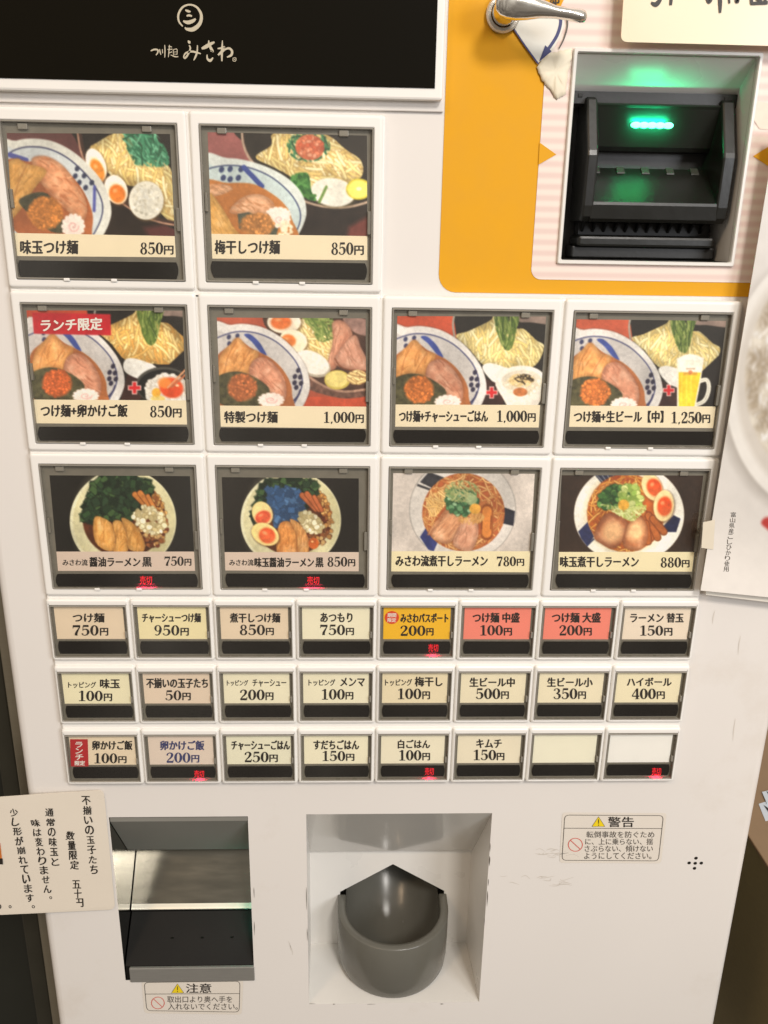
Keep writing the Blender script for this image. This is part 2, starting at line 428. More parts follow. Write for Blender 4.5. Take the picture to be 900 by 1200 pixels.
    def naruto(self, cx, cy, rx, ry):
        for i in range(14):
            a = i/14*2*math.pi
            self.put(self.ell(cx+rx*.88*math.cos(a), cy+ry*.88*math.sin(a), rx*.2, ry*.2), (236, 222, 212))
        self.put(self.ell(cx, cy, rx*.92, ry*.92), (238, 224, 214), .03, 30)
        sp = [(cx+rx*.5*(1-t/22)*math.cos(t*.45), cy+ry*.5*(1-t/22)*math.sin(t*.45)) for t in range(20)]
        self.put(self.line(sp, 7), (225, 170, 165), a=.8)
    def dots(self, pts, r, col):
        for (x, y) in pts: self.put(self.ell(x, y, r*.9, r*1.1, 25), col)

YEL = [(250, 232, 166), (244, 220, 148), (253, 240, 188), (236, 206, 128)]
OCH = [(247, 204, 122), (240, 190, 104), (252, 220, 150), (230, 172, 88)]
GRN = [(70, 120, 66), (96, 146, 84), (58, 98, 56), (126, 168, 104)]

def card_egg_noodles(nx, ny):
    g = Print([(12, 25), (832, 30), (856, 543), (45, 527)], 830, nx, ny, (98, 60, 58), 3)
    g.put(g.poly([(330, 0), (900, 0), (900, 600), (480, 600), (520, 400)], False), (44, 34, 28), .15, 60)
    g.put(g.poly([(700, 500), (900, 470), (900, 600), (760, 600)], False, 30), (92, 48, 46))
    inn = [(375, 0), (380, 80), (410, 160), (470, 250), (560, 335), (650, 400), (760, 455), (900, 478), (920, 0)]
    g.put(g.poly(inn, True), (38, 33, 29), .2, 50)
    hp = [(430, 110), (470, 70), (560, 25), (650, 20), (680, 140), (790, 165), (845, 230), (862, 450), (800, 440), (700, 300), (610, 280), (520, 220)]
    g.noodle_heap(hp, (222, 192, 124), YEL, (186, 148, 86), 300, 12, 110, lambda x, y: 95 if x < 640 else 60, 25, 11)
    m = g.poly([(600, 20), (740, 25), (790, 140), (810, 175), (740, 150), (690, 180), (650, 150)])
    g.put(m, (56, 110, 84), .2, 30, a=.75)
    g.strands(g.poly([(590, 15), (750, 20), (830, 175), (680, 185), (640, 150)]), 90, [(70, 140, 104), (50, 112, 82), (110, 176, 140), (44, 92, 66)], 8, 90, 55, 35, 5)
    g.put(g.line([(378, 20), (392, 110), (420, 175), (500, 280), (600, 365), (700, 430), (790, 462), (880, 480)], 20), (70, 48, 40))
    g.put(g.line([(366, 20), (382, 110), (414, 185), (496, 294), (596, 378), (698, 442), (788, 473), (880, 490)], 9), (182, 140, 116), .2, 20)
    g.egg(460, 180, 46, 84, -22, 466, 208, 30, 56, (246, 240, 224), (226, 132, 36))
    g.egg(560, 305, 56, 76, -22, 566, 326, 38, 46, (246, 240, 224), (230, 120, 34))
    g.put(g.ell(716, 366, 92, 102, 0, 14), (120, 96, 60), a=.6)
    g.put(g.ell(712, 360, 88, 98), (226, 222, 208), .06, 22); g.bits(g.ell(712, 360, 70, 80), 70, [(238, 236, 226), (204, 198, 180)], 4, 9, 4)
    out = [(-60, 110), (60, 62), (150, 52), (250, 68), (350, 120), (440, 200), (505, 290), (535, 390), (530, 460), (490, 550), (410, 660), (-80, 720)]
    g.put(g.poly(out), (204, 204, 196), .03, 80)
    inl = [(-20, 150), (60, 105), (140, 92), (230, 105), (320, 150), (400, 220), (455, 290), (490, 370), (488, 440), (455, 520), (390, 620)]
    g.put(g.poly(inl + [(-60, 760)]), (192, 198, 200), .03, 90); g.put(g.line(inl, 6), (48, 52, 86))
    g.put(g.line([(28, 132), (110, 158)], 24), (78, 84, 152)); g.put(g.line([(452, 290), (450, 412)], 15), (84, 90, 158))
    g.dots([(365, 200), (400, 235), (355, 237), (375, 270), (438, 270), (407, 295)], 13, (54, 60, 84))
    g.put(g.poly([(0, 170), (130, 165), (190, 140), (270, 170), (340, 240), (400, 320), (440, 420), (440, 500), (410, 600), (180, 600), (0, 440)]), (168, 98, 56), .1, 50)
    g.meat([(138, 155), (210, 140), (290, 185), (350, 260), (400, 340), (415, 420), (385, 462), (300, 400), (230, 330), (170, 250)], (192, 116, 72), (228, 172, 130), 3, (120, 64, 36), 40)
    g.meat([(10, 200), (60, 150), (110, 175), (210, 210), (150, 300), (70, 420), (10, 450)], (208, 148, 70), (226, 174, 98), 6, (140, 84, 40), 115)
    g.put(g.line([(112, 180), (60, 300), (40, 400)], 5), (160, 100, 48), a=.7)
    g.put(g.poly([(80, 350), (215, 325), (310, 500), (235, 520), (105, 410)]), (74, 72, 52), .25, 20)
    g.mound(205, 425, 86, 82, (208, 134, 62), 7); g.naruto(345, 492, 56, 62)
    return g

def card_plum_noodles(nx, ny):
    g = Print([(15, 22), (855, 40), (857, 570), (35, 558)], 840, nx, ny, (150, 92, 88), 4)
    g.put(g.poly([(200, 0), (900, 0), (900, 420), (500, 480)], False), (42, 36, 31), .15, 60)
    g.put(g.poly([(480, 380), (640, 420), (780, 418), (900, 390), (900, 600), (440, 600)], True), (46, 36, 31), .2, 50)
    g.put(g.poly([(760, 520), (900, 440), (900, 620), (740, 620)], False, 30), (122, 62, 54), .1, 40)
    inn = [(205, 0), (206, 80), (245, 160), (310, 230), (420, 320), (530, 375), (640, 402), (760, 402), (900, 372), (900, 0)]
    g.put(g.poly(inn), (48, 42, 36), .15, 50)
    hp = [(268, 150), (350, 90), (372, 25), (620, 30), (740, 110), (822, 170), (826, 250), (740, 285), (650, 280), (560, 330), (450, 250), (360, 200)]
    g.noodle_heap(hp, (222, 194, 128), YEL, (186, 150, 90), 330, 13, 110, lambda x, y: 70 if x < 480 else 25, 28, 12)
    g.strands(g.ell(545, 95, 115, 80), 60, [(58, 110, 72), (76, 136, 92), (50, 90, 60)], 10, 60, 60, 60, 6)
    g.put(g.ell(552, 100, 76, 66, 10), (206, 116, 80), .12, 24); g.bits(g.ell(552, 100, 66, 56), 46, [(222, 136, 98), (196, 98, 66), (236, 170, 136)], 7, 14, 5, edge=(150, 70, 48))
    g.put(g.line([(196, 20), (204, 90), (240, 165), (310, 236), (420, 326), (530, 384), (640, 412), (760, 412), (880, 380)], 13), (176, 152, 132), .15, 20)
    g.put(g.line([(200, 20), (212, 90), (248, 160), (318, 228)], 4), (90, 72, 62))
    g.put(g.ell(680, 342, 122, 78, 8, 14), (120, 104, 66), a=.5)
    g.put(g.ell(675, 335, 118, 75, 8), (228, 225, 214), .05, 24)
    g.put(g.ell(812, 318, 68, 56), (206, 190, 60)); g.put(g.ell(810, 318, 58, 47), (240, 230, 110), .05, 20); g.put(g.ell(812, 316, 14, 10), (248, 244, 190))
    g.strands(g.poly([(450, 255), (540, 235), (560, 330), (590, 380), (500, 350)]), 70, [(66, 124, 58), (88, 148, 74), (46, 98, 44)], 12, 80, 60, 30, 9)
    g.put(g.line([(602, 386), (640, 306)], 15), (112, 146, 70)); g.put(g.line([(520, 352), (580, 352)], 16), (74, 126, 58))
    out = [(-40, 176), (120, 155), (250, 175), (370, 220), (460, 280), (515, 350), (535, 430), (522, 500), (475, 590), (390, 680), (-60, 760)]
    g.put(g.poly(out), (206, 212, 208), .03, 80)
    inl = [(-20, 224), (60, 200), (150, 193), (250, 210), (350, 255), (430, 320), (480, 385), (503, 450), (492, 520), (440, 610)]
    g.put(g.poly(inl + [(-60, 760)]), (188, 202, 202), .03, 80); g.put(g.line(inl, 6), (50, 60, 100))
    g.dots([(88, 215), (133, 212), (190, 213), (97, 258), (133, 265), (176, 258)], 15, (58, 70, 112))
    g.put(g.line([(205, 203), (300, 302)], 26), (64, 80, 148))
    g.put(g.poly([(-20, 292), (120, 285), (250, 290), (350, 340), (420, 400), (455, 470), (462, 620), (-30, 620)]), (190, 122, 62), .07, 60)
    g.meat([(130, 440), (200, 360), (290, 345), (362, 390), (345, 440), (250, 455)], (206, 140, 92), (232, 184, 146), 5, (160, 96, 50), 20)
    g.meat([(0, 300), (100, 292), (145, 318), (70, 352), (0, 350)], (206, 146, 100), (230, 180, 140), 9, None, 10)
    g.meat([(20, 350), (80, 400), (150, 520), (200, 600), (20, 600)], (218, 160, 78), (232, 182, 104), 7, (160, 96, 44), 60)
    g.put(g.poly([(172, 450), (230, 440), (392, 500), (376, 570), (180, 530)], False), (84, 88, 74), .2, 20)
    g.naruto(385, 452, 64, 38); g.naruto(392, 480, 56, 44); g.bits(g.ell(420, 530, 40, 40), 30, [(230, 214, 180), (240, 228, 200)], 6, 12, 3)
    g.mound(275, 508, 86, 60, (206, 142, 78), 8)
    return g

def soup_bowl(g, T, bg, mound=(216, 126, 60)):
    g.T = T
    out = [(-60, 110), (80, 75), (170, 70), (280, 95), (390, 160), (470, 245), (520, 330), (540, 420), (528, 490), (480, 585), (400, 680), (-80, 760)]
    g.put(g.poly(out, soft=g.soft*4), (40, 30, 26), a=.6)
    g.put(g.poly(out), (214, 210, 206), .03, 80)
    inl = [(-40, 165), (60, 125), (140, 112), (240, 125), (340, 170), (420, 240), (470, 310), (495, 390), (485, 460), (440, 550), (380, 640)]
    g.put(g.poly(inl + [(-60, 780)]), (200, 196, 194), .04, 90, col2=(184, 178, 174)); g.put(g.line(inl, 6), (56, 60, 104))
    g.dots([(66, 144), (116, 137), (68, 182)], 13, (60, 64, 98))
    g.dots([(472, 338), (452, 375), (483, 378), (450, 412), (488, 415), (460, 440)], 14, (52, 48, 70))
    g.put(g.line([(484, 455), (470, 490), (440, 525)], 11), (60, 60, 96))
    g.put(g.poly([(155, 132), (190, 128), (240, 170), (270, 215), (286, 250), (250, 232), (200, 172)]), (64, 80, 150), .1, 30)
    g.put(g.poly([(-20, 300), (60, 200), (120, 160), (200, 210), (300, 260), (370, 320), (420, 400), (435, 480), (415, 620), (-30, 640)]), (172, 106, 62), .1, 50)
    g.meat([(0, 400), (14, 260), (70, 190), (120, 148), (180, 210), (240, 240), (180, 360), (90, 350)], (206, 136, 72), (226, 168, 102), 4, (140, 80, 40), 110)
    g.put(g.line([(110, 170), (60, 260), (40, 360)], 6), (166, 98, 50), a=.6); g.put(g.line([(190, 225), (150, 290), (120, 350)], 5), (160, 92, 48), a=.6)
    g.meat([(185, 340), (210, 280), (270, 262), (330, 300), (390, 390), (402, 480), (372, 525), (290, 460), (200, 400)], (190, 120, 90), (218, 160, 130), 8, (130, 72, 44), 45)
    g.put(g.poly([(-30, 410), (60, 350), (180, 360), (305, 455), (220, 560), (20, 540)]), (84, 80, 54), .3, 18)
    g.mound(145, 440, 84, 80, mound, 9); g.naruto(312, 515, 74, 42)
    g.T = (1., 0., 0.)

def heap_behind(g, T, tint=1.0, seed=21, cols=YEL):
    g.T = T
    g.put(g.poly([(345, 0), (960, 0), (960, 600), (430, 600)], False), (40, 36, 32), .15, 70)
    g.put(g.poly([(720, 0), (940, 0), (940, 60), (800, 48), (730, 44)], True), (142, 122, 112), .1, 40)
    g.put(g.line([(352, 0), (343, 60), (352, 130)], 11), (152, 148, 138))
    hp = [(360, 125), (430, 100), (560, 40), (590, 15), (700, 80), (760, 88), (830, 150), (878, 190), (812, 305), (640, 310), (520, 290), (440, 200)]
    base = tuple(c*.88 for c in cols[1])
    g.noodle_heap(hp, base, cols, tuple(c*.74 for c in cols[1]), 330, 12, 100, lambda x, y: 100 if x < 640 else 65, 26, seed)
    m = g.poly([(590, 0), (730, 0), (715, 90), (690, 190), (650, 205), (610, 130)])
    g.strands(m, 100, [(112, 132, 62), (88, 112, 48), (150, 164, 92), (70, 92, 44)], 7, 110, 85, 14, seed)
    g.put(g.poly([(515, 305), (560, 283), (640, 305), (680, 330), (625, 425), (545, 360)]), (226, 224, 218), .05, 26)
    g.put(g.poly([(530, 372), (640, 420), (640, 560), (480, 570)], False), (62, 38, 34), .2, 40)
    g.T = (1., 0., 0.)

def red_cross(g, cx, cy, r):
    for (w, c) in ((1.0, (235, 215, 205)), (.78, (205, 40, 45))):
        h = r*.38*w if w == 1 else r*.26
        R = r*w if w == 1 else r*.86
        m = np.maximum(g.poly([(cx-R, cy-h), (cx+R, cy-h), (cx+R, cy+h), (cx-R, cy+h)], False),
                       g.poly([(cx-h, cy-R), (cx+h, cy-R), (cx+h, cy+R), (cx-h, cy+R)], False))
        g.put(m, c)

def card_pork_rice(nx, ny):
    g = Print([(18, 12), (890, 15), (855, 533), (8, 530)], 870, nx, ny, (192, 84, 56), 5)
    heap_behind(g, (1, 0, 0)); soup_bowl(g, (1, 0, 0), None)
    g.put(g.poly([(604, 380), (890, 380), (850, 520), (800, 560), (690, 560), (640, 500)]), (232, 224, 212), .03, 60)
    g.put(g.ell(748, 382, 140, 84), (238, 232, 222)); g.put(g.ell(750, 392, 122, 68), (222, 212, 194), .05, 30)
    g.bits(g.ell(755, 415, 105, 55), 90, [(238, 232, 218), (226, 214, 190)], 7, 13, 3, edge=(196, 176, 140))
    g.strands(g.ell(745, 385, 75, 40), 40, [(214, 186, 130), (232, 206, 150)], 9, 70, -25, 25, 4); g.strands(g.ell(760, 380, 60, 32), 18, [(60, 48, 36)], 6, 40, 20, 40, 5)
    g.put(g.ell(738, 455, 42, 26), (190, 116, 66), .2, 18)
    red_cross(g, 570, 458, 36)
    return g

def card_beer(nx, ny):
    g = Print([(38, 20), (895, 30), (835, 520), (3, 515)], 860, nx, ny, (190, 90, 62), 6)
    T = (.978, 2, 6)
    heap_behind(g, T); g.put(g.poly([(740, 330), (900, 180), (900, 560), (700, 560)], False), (36, 30, 26), .1, 60)
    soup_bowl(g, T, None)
    g.put(g.line([(742, 372), (782, 364), (796, 400), (788, 450), (765, 490), (718, 512)], 24), (224, 222, 210)); g.put(g.line([(742, 372), (782, 364), (796, 400), (788, 450), (765, 490), (718, 512)], 6), (180, 172, 158), a=.7)
    g.put(g.poly([(612, 240), (690, 215), (768, 238), (748, 380), (716, 540), (612, 540)], False), (226, 220, 206), .03, 40)
    g.put(g.poly([(622, 320), (750, 322), (735, 400), (708, 540), (622, 540)], False), (238, 192, 36), .05, 60, col2=(248, 214, 60))
    for x in (640, 668, 694): g.put(g.line([(x, 330), (x-2, 530)], 7), (250, 222, 92), a=.6)
    g.put(g.ell(690, 255, 72, 38), (240, 236, 228)); g.put(g.poly([(618, 250), (764, 250), (752, 318), (622, 316)], False), (238, 230, 216), .03, 20)
    for x in range(652, 728, 9): g.put(g.line([(x, 322), (x+4, 334)], 5), (170, 110, 60), a=.8)
    g.put(g.line([(668, 300), (714, 300)], 5), (150, 110, 80), a=.8); g.put(g.ell(690, 320, 12, 12), (196, 110, 70), a=.8)
    red_cross(g, 565, 425, 34)
    return g

def card_lunch(nx, ny):
    g = Print([(5, 8), (848, 10), (868, 495), (40, 490)], 845, nx, ny, (186, 74, 48), 7)
    T = (.923, 36, -6)
    g.put(g.poly([(330, 0), (900, 0), (900, 600), (430, 600)], False), (36, 30, 27), .1, 70)
    heap_behind(g, (.96, 40, -8), cols=OCH, seed=23); g.put(g.poly([(740, 330), (900, 180), (900, 560), (560, 560)], False), (34, 30, 28), .1, 60)
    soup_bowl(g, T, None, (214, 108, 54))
    g.put(g.poly([(528, 290), (560, 262), (640, 280), (710, 320), (620, 372), (540, 340)]), (222, 220, 214), .05, 26)
    g.put(g.ell(745, 412, 150, 102), (30, 30, 29)); g.put(g.ell(745, 412, 150, 102)*(1-g.ell(747, 418, 142, 94)), (80, 78, 72))
    rm = g.ell(768, 440, 122, 90); g.put(rm, (226, 222, 214), .05, 20)
    g.bits(rm, 160, [(240, 238, 232), (226, 222, 214), (212, 206, 196)], 7, 14, 4, edge=(186, 178, 164))
    g.put(g.ell(706, 452, 24, 26), (230, 170, 60), .1, 20); g.put(g.ell(715, 485, 40, 18), (226, 196, 90), a=.7)
    g.put(g.ell(788, 425, 66, 56, 20, 12), (222, 82, 40), .12, 40); g.put(g.ell(752, 398, 36, 30, 0, 16), (238, 140, 62), a=.9); g.put(g.ell(820, 412, 10, 7), (250, 200, 160))
    g.put(g.line([(768, 424), (868, 322)], 11), (206, 138, 92)); g.put(g.line([(790, 420), (872, 346)], 11), (186, 112, 74)); g.put(g.line([(768, 424), (868, 322)], 3), (236, 190, 150))
    red_cross(g, 588, 425, 36)
    g.put(g.poly([(35, 20), (458, 28), (461, 140), (45, 131)], False), (186, 36, 46), .03, 60)
    return g

def card_special(nx, ny):
    g = Print([(20, 20), (868, 25), (872, 528), (38, 522)], 850, nx, ny, (176, 86, 62), 8)
    g.put(g.poly([(300, 0), (900, 0), (900, 420), (560, 380), (430, 220)], True), (78, 54, 44), .2, 50)
    g.put(g.poly([(440, 600), (520, 470), (700, 470), (900, 460), (900, 600)], False), (192, 82, 54), .08, 60)
    g.put(g.poly([(530, 340), (640, 410), (750, 440), (900, 425), (900, 460), (760, 480), (640, 460), (540, 420)]), (112, 80, 68), .3, 20)
    g.put(g.poly([(740, 20), (900, 40), (900, 120), (800, 100)]), (150, 118, 108), .2, 30)
    g.noodle_heap([(480, 50), (560, 30), (700, 110), (670, 280), (560, 230), (490, 210)], (222, 190, 122), YEL, (184, 146, 84), 150, 11, 90, 60, 26, 31)
    g.strands(g.poly([(510, 20), (680, 20), (680, 140), (600, 150), (560, 80)]), 80, [(120, 140, 70), (160, 172, 100), (92, 116, 56)], 7, 80, 40, 40, 32)
    g.egg(402, 46, 96, 62, 0, 385, 46, 56, 38, (240, 232, 214), (226, 112, 50)); g.egg(455, 150, 80, 62, 15, 428, 148, 40, 32, (240, 232, 206), (224, 120, 50))
    g.meat([(680, 50), (740, 42), (792, 118), (720, 220), (695, 305), (648, 300), (682, 150)], (192, 126, 98), (216, 160, 132), 5, (120, 70, 50), 100)
    g.meat([(800, 118), (842, 190), (876, 262), (868, 322), (740, 306), (692, 250)], (188, 130, 104), (214, 162, 138), 7, (110, 66, 48), 60)
    g.put(g.line([(692, 250), (740, 305), (868, 320)], 7), (130, 76, 52))
    g.put(g.ell(565, 282, 108, 68, 24), (180, 168, 150)); g.put(g.ell(560, 272, 104, 62, 24), (228, 222, 212), .05, 30)
    g.put(g.line([(540, 352), (640, 412), (750, 440), (880, 425)], 14), (172, 136, 116), .2, 18)
    g.put(g.ell(706, 372, 74, 56), (206, 186, 90)); g.put(g.ell(704, 368, 64, 47), (228, 210, 130), .08, 20)
    g.strands(g.ell(820, 358, 60, 42), 40, [(216, 190, 130), (230, 208, 150)], 12, 70, 20, 25, 8, (140, 100, 60))
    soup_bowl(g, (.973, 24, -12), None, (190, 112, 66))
    return g

def card_black_soy(nx, ny, eggs=False):
    if not eggs: g = Print([(15, 10), (838, 15), (862, 457), (55, 457)], 820, nx, ny, (30, 27, 22), 9)
    else:
        g = Print([(15, 22), (865, 30), (865, 487), (33, 487)], 850, nx, ny, (36, 32, 27), 10); g.T = (1, -2, 12)
    g.put(g.ell(445, 275, 312, 302), (216, 212, 180), .03, 90); g.put(g.ell(452, 275, 300, 294, 0, 10), (196, 188, 142), .05, 120, col2=(212, 206, 168))
    g.put(g.ell(370, 280, 196, 280, 0, 90), (206, 202, 172), a=.5)
    g.put(g.ell(452, 262, 244, 232, 0, 8), (88, 46, 24), .25, 40)
    g.bits(g.poly([(540, 300), (690, 260), (690, 380), (600, 440), (540, 400)]), 90, [(190, 140, 80), (150, 90, 48), (214, 176, 116), (110, 52, 30)], 8, 15, 2, edge=(70, 34, 18))
    g.bits(g.poly([(600, 110), (650, 120), (695, 230), (680, 270), (640, 230)]), 50, [(196, 140, 72), (160, 98, 48), (214, 170, 100)], 8, 13, 6, edge=(80, 40, 20))
    gm = np.maximum(g.poly([(205, 240), (240, 150), (270, 60), (400, 14), (500, 20), (560, 90), (530, 200), (490, 260), (380, 270), (300, 262), (212, 285)]), g.ell(560, 82, 56, 44))
    G = [(38, 60, 38), (52, 80, 48), (28, 44, 28), (70, 98, 56), (44, 66, 44)]
    g.put(gm, (30, 46, 30), .2, 30); g.bits(gm, 260, G, 14, 26, 5, edge=(20, 28, 18), square=True)
    if eggs:
        bm = g.poly([(300, 90), (390, 80), (480, 100), (530, 150), (510, 230), (470, 275), (390, 300), (335, 290), (315, 190)])
        g.put(bm, (58, 88, 122), .2, 30); g.bits(bm, 90, [(66, 104, 150), (84, 122, 166), (52, 82, 120), (60, 96, 140)], 14, 24, 6, edge=(40, 62, 92), square=True)
    for a, b, w in (((515, 120), (600, 205), 30), ((545, 112), (622, 208), 30), ((590, 130), (636, 212), 22)):
        g.put(g.line([a, b], w+7), (110, 56, 24)); g.put(g.line([a, b], w), (200, 128, 62) if not eggs else (190, 106, 62), .12, 26)
    om = g.poly([(505, 225), (560, 190), (650, 220), (695, 290), (650, 345), (560, 330), (515, 280)]) if not eggs else g.poly([(500, 240), (560, 225), (620, 280), (640, 330), (570, 350), (510, 300)])
    g.bits(om, 130, [(232, 224, 186), (218, 206, 160), (240, 234, 204), (200, 184, 136)], 9, 18, 3, edge=(150, 126, 80))
    if not eggs:
        for i, pts in enumerate(([(280, 252), (330, 258), (385, 300), (402, 380), (392, 450), (340, 448), (288, 405), (270, 330)], [(385, 285), (430, 275), (475, 340), (480, 420), (455, 475), (390, 470), (405, 380)], [(435, 258), (500, 285), (550, 350), (572, 420), (555, 460), (480, 440), (470, 350)])):
            g.meat(pts, (206, 142, 66), (228, 174, 98), 3+i, (96, 52, 24), 95)
    else:
        g.meat([(370, 310), (440, 285), (482, 370), (490, 500), (365, 500)], (206, 128, 62), (224, 158, 86), 3, (96, 52, 24), 95)
        g.meat([(440, 272), (492, 290), (542, 360), (558, 430), (545, 500), (492, 500), (482, 370)], (208, 138, 74), (228, 172, 104), 5, (96, 52, 24), 95)
        g.put(g.ell(586, 420, 32, 36), (196, 98, 40), .15, 26); g.put(g.ell(578, 408, 8, 6), (240, 190, 130))
        g.egg(268, 232, 62, 76, -25, 272, 256, 47, 38, (232, 206, 142), (222, 82, 50)); g.egg(286, 362, 90, 66, 30, 298, 370, 50, 46, (236, 212, 140), (224, 92, 48))
    g.T = (1., 0., 0.)
    return g

def card_niboshi(nx, ny):
    g = Print([(15, 8), (893, 12), (865, 492), (5, 492)], 875, nx, ny, (208, 198, 190), 11)
    g.put(g.ell(445, 232, 332, 322), (160, 154, 148)); g.put(g.ell(445, 232, 327, 317), (208, 202, 196), .03, 90)
    g.put(g.poly([(180, 62), (235, 0), (345, 40), (255, 98)], False), (56, 56, 62), .3, 20); g.put(g.poly([(165, 72), (255, 104), (240, 114), (162, 86)], False), (60, 60, 64))
    g.put(g.poly([(700, 215), (770, 240), (760, 332), (688, 315)], False), (44, 44, 56), .2, 30); g.put(g.poly([(180, 402), (215, 345), (288, 440), (265, 492), (232, 482)], False), (52, 60, 116), .15, 30)
    m = g.ell(450, 250, 256, 242); g.put(m, (172, 94, 54), .1, 40)
    ring = m*(1-g.ell(440, 300, 150, 130))
    g.strands(ring, 200, [(206, 158, 98), (196, 138, 80), (222, 180, 120), (188, 116, 66)], 8, 110, lambda x, y: math.degrees(math.atan2(y-250, x-450))+90, 40, 13, (150, 84, 44), 1.2)
    g.strands(g.poly([(225, 170), (330, 100), (440, 60), (420, 130), (340, 200), (260, 280)]), 70, [(222, 186, 116), (232, 200, 136)], 8, 120, 55, 30, 14, (160, 104, 56))
    g.meat([(345, 225), (232, 375), (252, 380), (300, 330), (380, 260)], (176, 116, 80), (200, 146, 106), 5, (110, 60, 36), 120)
    g.meat([(365, 240), (445, 285), (430, 370), (345, 446), (250, 392), (295, 320)], (186, 124, 86), (212, 160, 120), 6, (110, 60, 36), 130)
    g.meat([(462, 285), (532, 298), (538, 400), (492, 492), (395, 462), (396, 400)], (192, 130, 100), (218, 168, 138), 8, (110, 60, 36), 110)
    g.put(g.line([(596, 232), (594, 385)], 76, soft=8), (140, 76, 36)); g.put(g.line([(596, 240), (594, 376)], 60, soft=8), (206, 130, 62), .1, 30)
    for x in (566, 622): g.put(g.line([(x, 270), (x-4, 350)], 8), (120, 62, 34), a=.8)
    g.strands(g.ell(490, 280, 90, 45), 40, [(214, 170, 104), (198, 146, 84)], 6, 90, 90, 40, 19, None, 1.)
    gm = g.ell(440, 185, 98, 78, 10, 14); g.bits(gm, 170, [(84, 132, 88), (64, 108, 70), (112, 158, 112), (146, 180, 140), (54, 90, 58)], 9, 19, 7, edge=(44, 72, 48))
    g.strands(g.ell(440, 120, 110, 70), 60, [(150, 160, 104), (190, 186, 130), (120, 144, 90)], 6, 70, 40, 50, 8)
    g.put(g.ell(500, 170, 34, 34, 0, 10), (176, 190, 140), a=.8); g.put(g.ell(522, 225, 36, 32), (226, 168, 72), .15, 18)
    return g

def card_niboshi_egg(nx, ny):
    g = Print([(22, 10), (880, 12), (825, 475), (5, 475)], 860, nx, ny, (56, 40, 30), 12)
    g.put(np.ones(g.X.shape), (56, 40, 30), .12, 60, 3)
    g.put(g.ell(430, 245, 334, 300), (230, 226, 214), .02, 90); g.put(g.ell(415, 240, 262, 256, 0, 30), (226, 214, 182), a=.8)
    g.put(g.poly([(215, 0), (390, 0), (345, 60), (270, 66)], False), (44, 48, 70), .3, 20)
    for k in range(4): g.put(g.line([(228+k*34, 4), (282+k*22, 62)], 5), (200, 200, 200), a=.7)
    g.put(g.poly([(122, 348), (180, 288), (216, 380), (176, 440), (140, 392)], False), (46, 52, 92), .15, 24); g.put(g.line([(176, 436), (214, 396)], 9), (46, 52, 92)); g.put(g.poly([(640, 312), (700, 248), (742, 270), (716, 352), (660, 352)], False), (38, 42, 74), .2, 24)
    m = g.ell(410, 238, 234, 236, 0, 10); g.put(m, (176, 92, 38), .14, 40)
    g.put(g.ell(350, 60, 90, 18, -18, 24), (230, 180, 140), a=.7); g.put(g.ell(420, 30, 80, 24, 0, 16), (156, 62, 32), a=.8)
    g.strands(m*(1-g.ell(460, 260, 150, 150)), 160, [(214, 150, 66), (202, 126, 50), (230, 180, 96), (184, 96, 40)], 8, 110, lambda x, y: math.degrees(math.atan2(y-240, x-410))+90, 35, 15, (140, 66, 24), 1.2)
    for i, (a, b) in enumerate((((520, 240), (560, 390)), ((548, 250), (602, 385)), ((575, 270), (640, 350)), ((530, 300), (545, 410)))):
        g.put(g.line([a, b], 48), (110, 54, 26)); g.put(g.line([a, b], 38), (170, 96, 46), .15, 26, i)
    g.meat([(250, 290), (300, 238), (380, 258), (428, 310), (402, 390), (335, 452), (260, 422), (218, 380)], (160, 88, 52), (190, 120, 78), 5, (90, 44, 22)); g.put(g.ell(330, 350, 62, 66, 20, 40), (226, 178, 128), .1, 24)
    g.meat([(425, 305), (500, 258), (542, 330), (532, 420), (482, 464), (395, 432)], (164, 94, 54), (196, 128, 84), 7, (90, 44, 22)); g.put(g.ell(470, 345, 46, 62, 20, 36), (228, 184, 134), .1, 24)
    gl = g.ell(345, 140, 105, 62, -25, 14); g.bits(gl, 120, [(60, 104, 50), (78, 128, 62), (46, 82, 40), (104, 150, 76)], 10, 19, 7, edge=(40, 64, 32))
    g.bits(g.ell(440, 140, 66, 70), 60, [(168, 192, 96), (190, 206, 120), (140, 170, 78), (206, 214, 140)], 10, 22, 9, edge=(120, 140, 60))
    g.strands(g.poly([(250, 180), (400, 200), (540, 190), (500, 250), (440, 285), (330, 230)]), 80, [(196, 204, 130), (168, 182, 98), (216, 220, 160)], 6, 90, 40, 45, 10)
    g.put(g.ell(396, 186, 34, 32), (228, 172, 64), .15, 18)
    g.egg(568, 80, 58, 84, -25, 582, 82, 42, 52, (238, 214, 158), (226, 84, 34)); g.egg(640, 192, 62, 94, 5, 645, 195, 42, 56, (240, 218, 160), (226, 84, 34))
    return g
# ================================================================ materials
WHITE = mat('cream_paint', (226, 221, 215), .34, vary=.025, scale=9, bump=.02, dirt=(196, 182, 162), dscale=5)
TILE = mat('white_plastic', (236, 233, 227), .33, vary=.02, scale=30)
LINER = mat('white_sheet_metal', (226, 223, 217), .3, vary=.04, scale=20)
FRAME = mat('smoky_clear_plastic', (128, 122, 111), .28, vary=.12, scale=120)
RIM = mat('worn_plastic_edge', (138, 133, 123), .3, vary=.12, scale=160)
WELL = mat('button_well', (122, 117, 106), .4, vary=.2, scale=150)
BLACK = mat('black_acrylic', (26, 24, 22), .12, vary=.2, scale=40)
INK = mat('black_ink', (36, 30, 26), .6)
SOFTINK = mat('grey_ink', (84, 78, 72), .6)
BLUEINK = mat('blue_ink', (62, 66, 112), .6)
REDINK = mat('red_print', (186, 44, 48), .55)
WHITEINK = mat('white_print', (240, 236, 228), .55)
